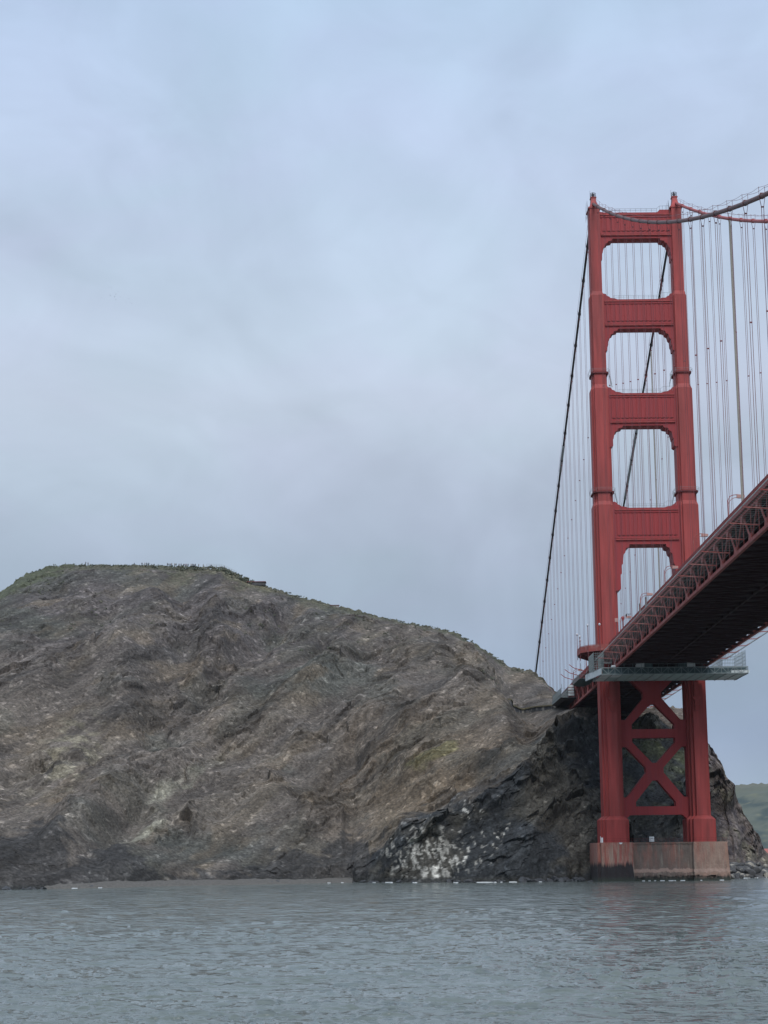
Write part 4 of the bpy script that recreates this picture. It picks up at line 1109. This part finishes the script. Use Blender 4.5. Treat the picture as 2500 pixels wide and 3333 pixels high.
# ------------------------------------------------------------------ hilltop: scrub, wall, fence, people
def scrub():
    mb = MB(); r_ = random.Random(12)
    for i in range(620):
        x = r_.uniform(-262, -14) if i > 300 else r_.uniform(-232, -145)
        z = ridge_z(x)+.2; y = ridge_y(x)+r_.uniform(-5, 2); z -= max(0, ridge_y(x)-y)*.45
        s = r_.uniform(.25, .8)*(1 if x < -140 else .8)
        for k in range(9):
            c = Vector((x+r_.gauss(0, s), y+r_.gauss(0, s), z+abs(r_.gauss(0, s*.5))))
            a = Vector((r_.gauss(0, 1), r_.gauss(0, 1), r_.gauss(0, 1))).normalized()*.42; b = a.orthogonal().normalized()*.34
            mb.add([c-a, c+b, c+a, c-b], [(0, 1, 2, 3)])
    for i in range(260):
        x = r_.uniform(-245, -40); zr = ridge_z(x); z = zr*r_.uniform(.55, .97)**.6
        if perlin(np.array(x/22), np.array(z/16), np.array(.3)) < .12: continue
        y = surf_y(x, z); s = r_.uniform(.3, .9)
        for k in range(14):
            c = Vector((x+r_.gauss(0, s), y-.1+r_.gauss(0, s*.3), z+r_.gauss(0, s*.6)))
            a = Vector((r_.gauss(0, 1), r_.gauss(0, 1), r_.gauss(0, 1))).normalized()*.34; b = a.orthogonal().normalized()*.28
            mb.add([c-a, c+b, c+a, c-b], [(0, 1, 2, 3)])
    o = mb.build('scrub', M['scrub']); tag(o, 'low dark green scrub along the hill crest', 'scrub', kind='stuff')
scrub()
def wall_top():
    x0, x1 = -145.5, -137.5; z = ridge_z(-142)-.4; y = 250
    t = empty('battery_wall', (0, 0, 0)); tag(t, 'low flat concrete wall set in the ridge right of the hilltop', 'wall')
    MB().box(x0, x1, y, y+5, z-1.6, z).build('wall', M['rock'], t); MB().box(x0-.3, x1+.3, y-.3, y+5.2, z, z+.3).build('coping', M['under'], t)
    x0, x1 = -108, -104; z = ridge_z(-106)-.1
    t = empty('concrete_block', (0, 0, 0)); tag(t, 'small dark concrete block on the ridge midway down to the bridge', 'block')
    MB().box(x0, x1, 250, 253, z-1, z+.5).build('block', M['concrete'], t); MB().box(x0-.2, x1+.2, 249.8, 253.2, z+.5, z+.7).build('cap', M['under'], t)
    t = empty('wire_fence', (0, 0, 0)); tag(t, 'thin wire fence sloping down the right end of the hilltop', 'fence')
    p = MB(); w = MB(); n = 12; pts = []
    for i in range(n+1):
        x = -164.5+i*1.15; zz = ridge_z(x)+.1; pts.append((x, 254, zz)); p.bar((x, 254, zz-.3), (x, 254, zz+1.7), .09)
    for dz in (.5, .9, 1.3, 1.7):
        for i in range(n): a, b = pts[i], pts[i+1]; w.bar((a[0], a[1], a[2]+dz), (b[0], b[1], b[2]+dz), .04)
    p.build('post', M['concrete'], t); w.build('wire', M['galv'], t)
wall_top()
def person_mesh(name, pose, top, legc):
    J = {'pel': (0, 0, .95), 'ch': (0, 0, 1.25), 'nk': (0, 0, 1.48), 'hd': (0, -.01, 1.60), 'ht': (0, 0, 1.72),
         'hl': (-.1, 0, .9), 'kl': (-.11, -.02, .5), 'fl': (-.12, 0, .07), 'tl': (-.13, -.14, .03), 'hr': (.1, 0, .9), 'kr': (.11, -.04, .5), 'fr': (.13, .03, .07), 'tr': (.14, -.11, .03),
         'sl': (-.19, 0, 1.42), 'el': (-.26, .02, 1.13), 'wl': (-.25, -.05, .88), 'fl2': (-.24, -.07, .78), 'sr': (.19, 0, 1.42), 'er': (.27, .02, 1.14), 'wr': (.26, -.06, .9), 'fr2': (.25, -.08, .8)}
    if pose == 1: J['er'] = (.30, -.12, 1.2); J['wr'] = (.12, -.30, 1.42); J['fr2'] = (.06, -.32, 1.5)
    if pose == 2: J['kl'] = (-.11, -.16, .52); J['fl'] = (-.12, -.2, .08); J['tl'] = (-.12, -.33, .05); J['fr'] = (.12, .22, .1)
    E_ = [('pel', 'ch'), ('ch', 'nk'), ('nk', 'hd'), ('hd', 'ht'), ('pel', 'hl'), ('hl', 'kl'), ('kl', 'fl'), ('fl', 'tl'), ('pel', 'hr'), ('hr', 'kr'), ('kr', 'fr'), ('fr', 'tr'), ('ch', 'sl'), ('sl', 'el'), ('el', 'wl'), ('wl', 'fl2'), ('ch', 'sr'), ('sr', 'er'), ('er', 'wr'), ('wr', 'fr2')]
    Rd = dict(pel=.16, ch=.17, nk=.065, hd=.10, ht=.085, hl=.11, kl=.075, fl=.05, tl=.04, hr=.11, kr=.075, fr=.05, tr=.04, sl=.08, el=.055, wl=.038, fl2=.04, sr=.08, er=.055, wr=.038, fr2=.04)
    keys = list(J); me = bpy.data.meshes.new(name+'_bones'); me.from_pydata([J[k] for k in keys], [(keys.index(a), keys.index(b)) for a, b in E_], [])
    o = bpy.data.objects.new(name, me); COL.objects.link(o)
    o.modifiers.new('s', 'SKIN'); ms = o.modifiers.new('u', 'SUBSURF'); ms.levels = 1
    for i, k in enumerate(keys): v = me.skin_vertices[0].data[i]; v.radius = (Rd[k], Rd[k]*.8); v.use_root = (k == 'pel')
    dg = bpy.context.evaluated_depsgraph_get(); me2 = bpy.data.meshes.new_from_object(o.evaluated_get(dg)); bpy.data.objects.remove(o)
    me2.name = name; me2.materials.clear()
    for c in (legc, top, M['skin']): me2.materials.append(c)
    for p in me2.polygons:
        z = p.center.z; p.material_index = 0 if z < .95 else (1 if z < 1.5 else 2)
    return me2
def people():
    tops = [mat('jacket_'+n, c, .8, .1, 1) for n, c in (('navy', (.02, .03, .06)), ('grey', (.10, .10, .11)), ('maroon', (.10, .02, .02)), ('black', (.015, .015, .015)), ('tan', (.25, .2, .15)))]
    nm = ['navy', 'grey', 'maroon', 'black', 'tan']
    meshes = [person_mesh('person', i % 3, tops[i], M['cloth_dark']) for i in range(5)]
    hair = MB().tube([(0, .02, 1.60), (0, .02, 1.70), (0, .01, 1.77)], [.11, .115, .05], 8)
    hairo = None
    xs = [-229.2, -220.0, -218.9, -197.7, -194.2, -192.9, -192.0, -191.1, -182.5, -181.8, -181.2, -180.6, -179.2, -178.6, -177.2, -176.3, -175.1, -174.5, -173.9, -173.1, -171.7, -171.1, -170.5, -169.8, -168.2, -166.1, -162.6, -156.5]
    spec = {0: 'lone person standing far left on the hilltop skyline', 1: 'left person of the pair near the left end of the crest', 2: 'right person of the pair near the left end of the crest',
            3: 'lone person between the left pair and the central group', 26: 'person standing inside the wire fence at the right of the crest', 27: 'rightmost person on the crest, beside the sloping fence', 25: 'lone person just left of the wire fence'}
    gl = {'c': ('small dark figure in the central hilltop group of four', 'central group of four people on the crest'), 'r': ('small dark figure in the long crowd on the right part of the crest', 'crowd on the right part of the crest')}
    r_ = random.Random(2)
    for i, x in enumerate(xs):
        k = r_.randrange(5)
        o = bpy.data.objects.new('person', meshes[k]); COL.objects.link(o)
        o.location = (x, ridge_y(x)-.2, ridge_z(x)+.05); o.rotation_euler = (0, 0, r_.uniform(-1.2, 1.2)); s = r_.uniform(.92, 1.08); o.scale = (s, s, s)
        if i in spec: tag(o, spec[i], 'person')
        else: a = gl['c'] if 3 < i < 8 else gl['r']; tag(o, a[0], 'person', a[1])
        if hairo is None: hairo = hair.build('hair', M['cloth_dark'], o)
        else:
            h = hairo.copy(); COL.objects.link(h); h.parent = o
people()

# fog signal station by the point
def station():
    t = empty('shore_building', (98, 300, 3)); tag(t, 'small building with red roof beyond the foot of the cliff', 'building')
    MB().box(-9, 9, -4, 4, 0, 4).build('wall', M['white'], t)
    MB().add([(-9.4, -4.4, 4), (9.4, -4.4, 4), (9.4, 4.4, 4), (-9.4, 4.4, 4), (-9.4, 0, 7), (9.4, 0, 7)], [(0, 1, 5, 4), (2, 3, 4, 5), (0, 4, 3), (1, 2, 5), (0, 3, 2, 1)]).build('roof', M['brick'], t)
    MB().box(-2, -.8, -4.05, -4, 0, 2.2).build('door', M['dark'], t)
station()

# birds
def birds():
    mb = MB()
    mb.tube([(0, -.28, 0), (0, -.15, .02), (0, .05, .02), (0, .3, 0)], [.03, .08, .07, .02], 6)
    for s in (-1, 1): mb.add([(0, -.12, .04), (s*.35, -.14, .16), (s*.75, .02, .08), (s*.35, .05, .15), (0, .08, .04)], [(0, 1, 3, 4), (1, 2, 3)])
    o0 = mb.build('bird', M['bird'])
    px = [(370, 400), (475, 415), (720, 535), (565, 590), (630, 640), (430, 680), (590, 725), (790, 725), (635, 840), (1020, 885), (1100, 805), (1140, 930), (1210, 970), (110, 770)]
    r_ = random.Random(5)
    for i, (u, v) in enumerate(px):
        x, y = 320+u/11.06, 900+v/11.06
        d = (Rr*((x-1250)/F_PX)+Uu*((1666.5-y)/F_PX)+fwd)
        o = o0 if i == 0 else o0.copy()
        if i: COL.objects.link(o)
        o.scale = (.7, .7, .7); o.location = CAM+d*r_.uniform(820, 900); o.rotation_euler = (r_.uniform(-.3, .3), r_.uniform(-.4, .4), r_.uniform(0, 6))
        tag(o, 'tiny grey seabird in the loose flock high above the hill', 'bird', 'flock of seabirds in the sky')
birds()

# ------------------------------------------------------------------ thin sea haze
def haze():
    mb = MB().box(-7000, 7000, -1300, 7000, -9, 330); o = mb.build('haze', [bpy.data.materials.new('sea_haze')])
    m = o.data.materials[0]; m.use_nodes = True; t = m.node_tree; t.nodes.clear()
    ou = N(t, 'ShaderNodeOutputMaterial'); pv = N(t, 'ShaderNodeVolumePrincipled'); pv.inputs['Color'].default_value = (.80, .88, .95, 1)
    pv.inputs['Density'].default_value = .000018; pv.inputs['Anisotropy'].default_value = .2; t.links.new(pv.outputs[0], ou.inputs['Volume'])
    tag(o, 'thin pale sea haze over the strait', 'haze', kind='stuff')
haze()
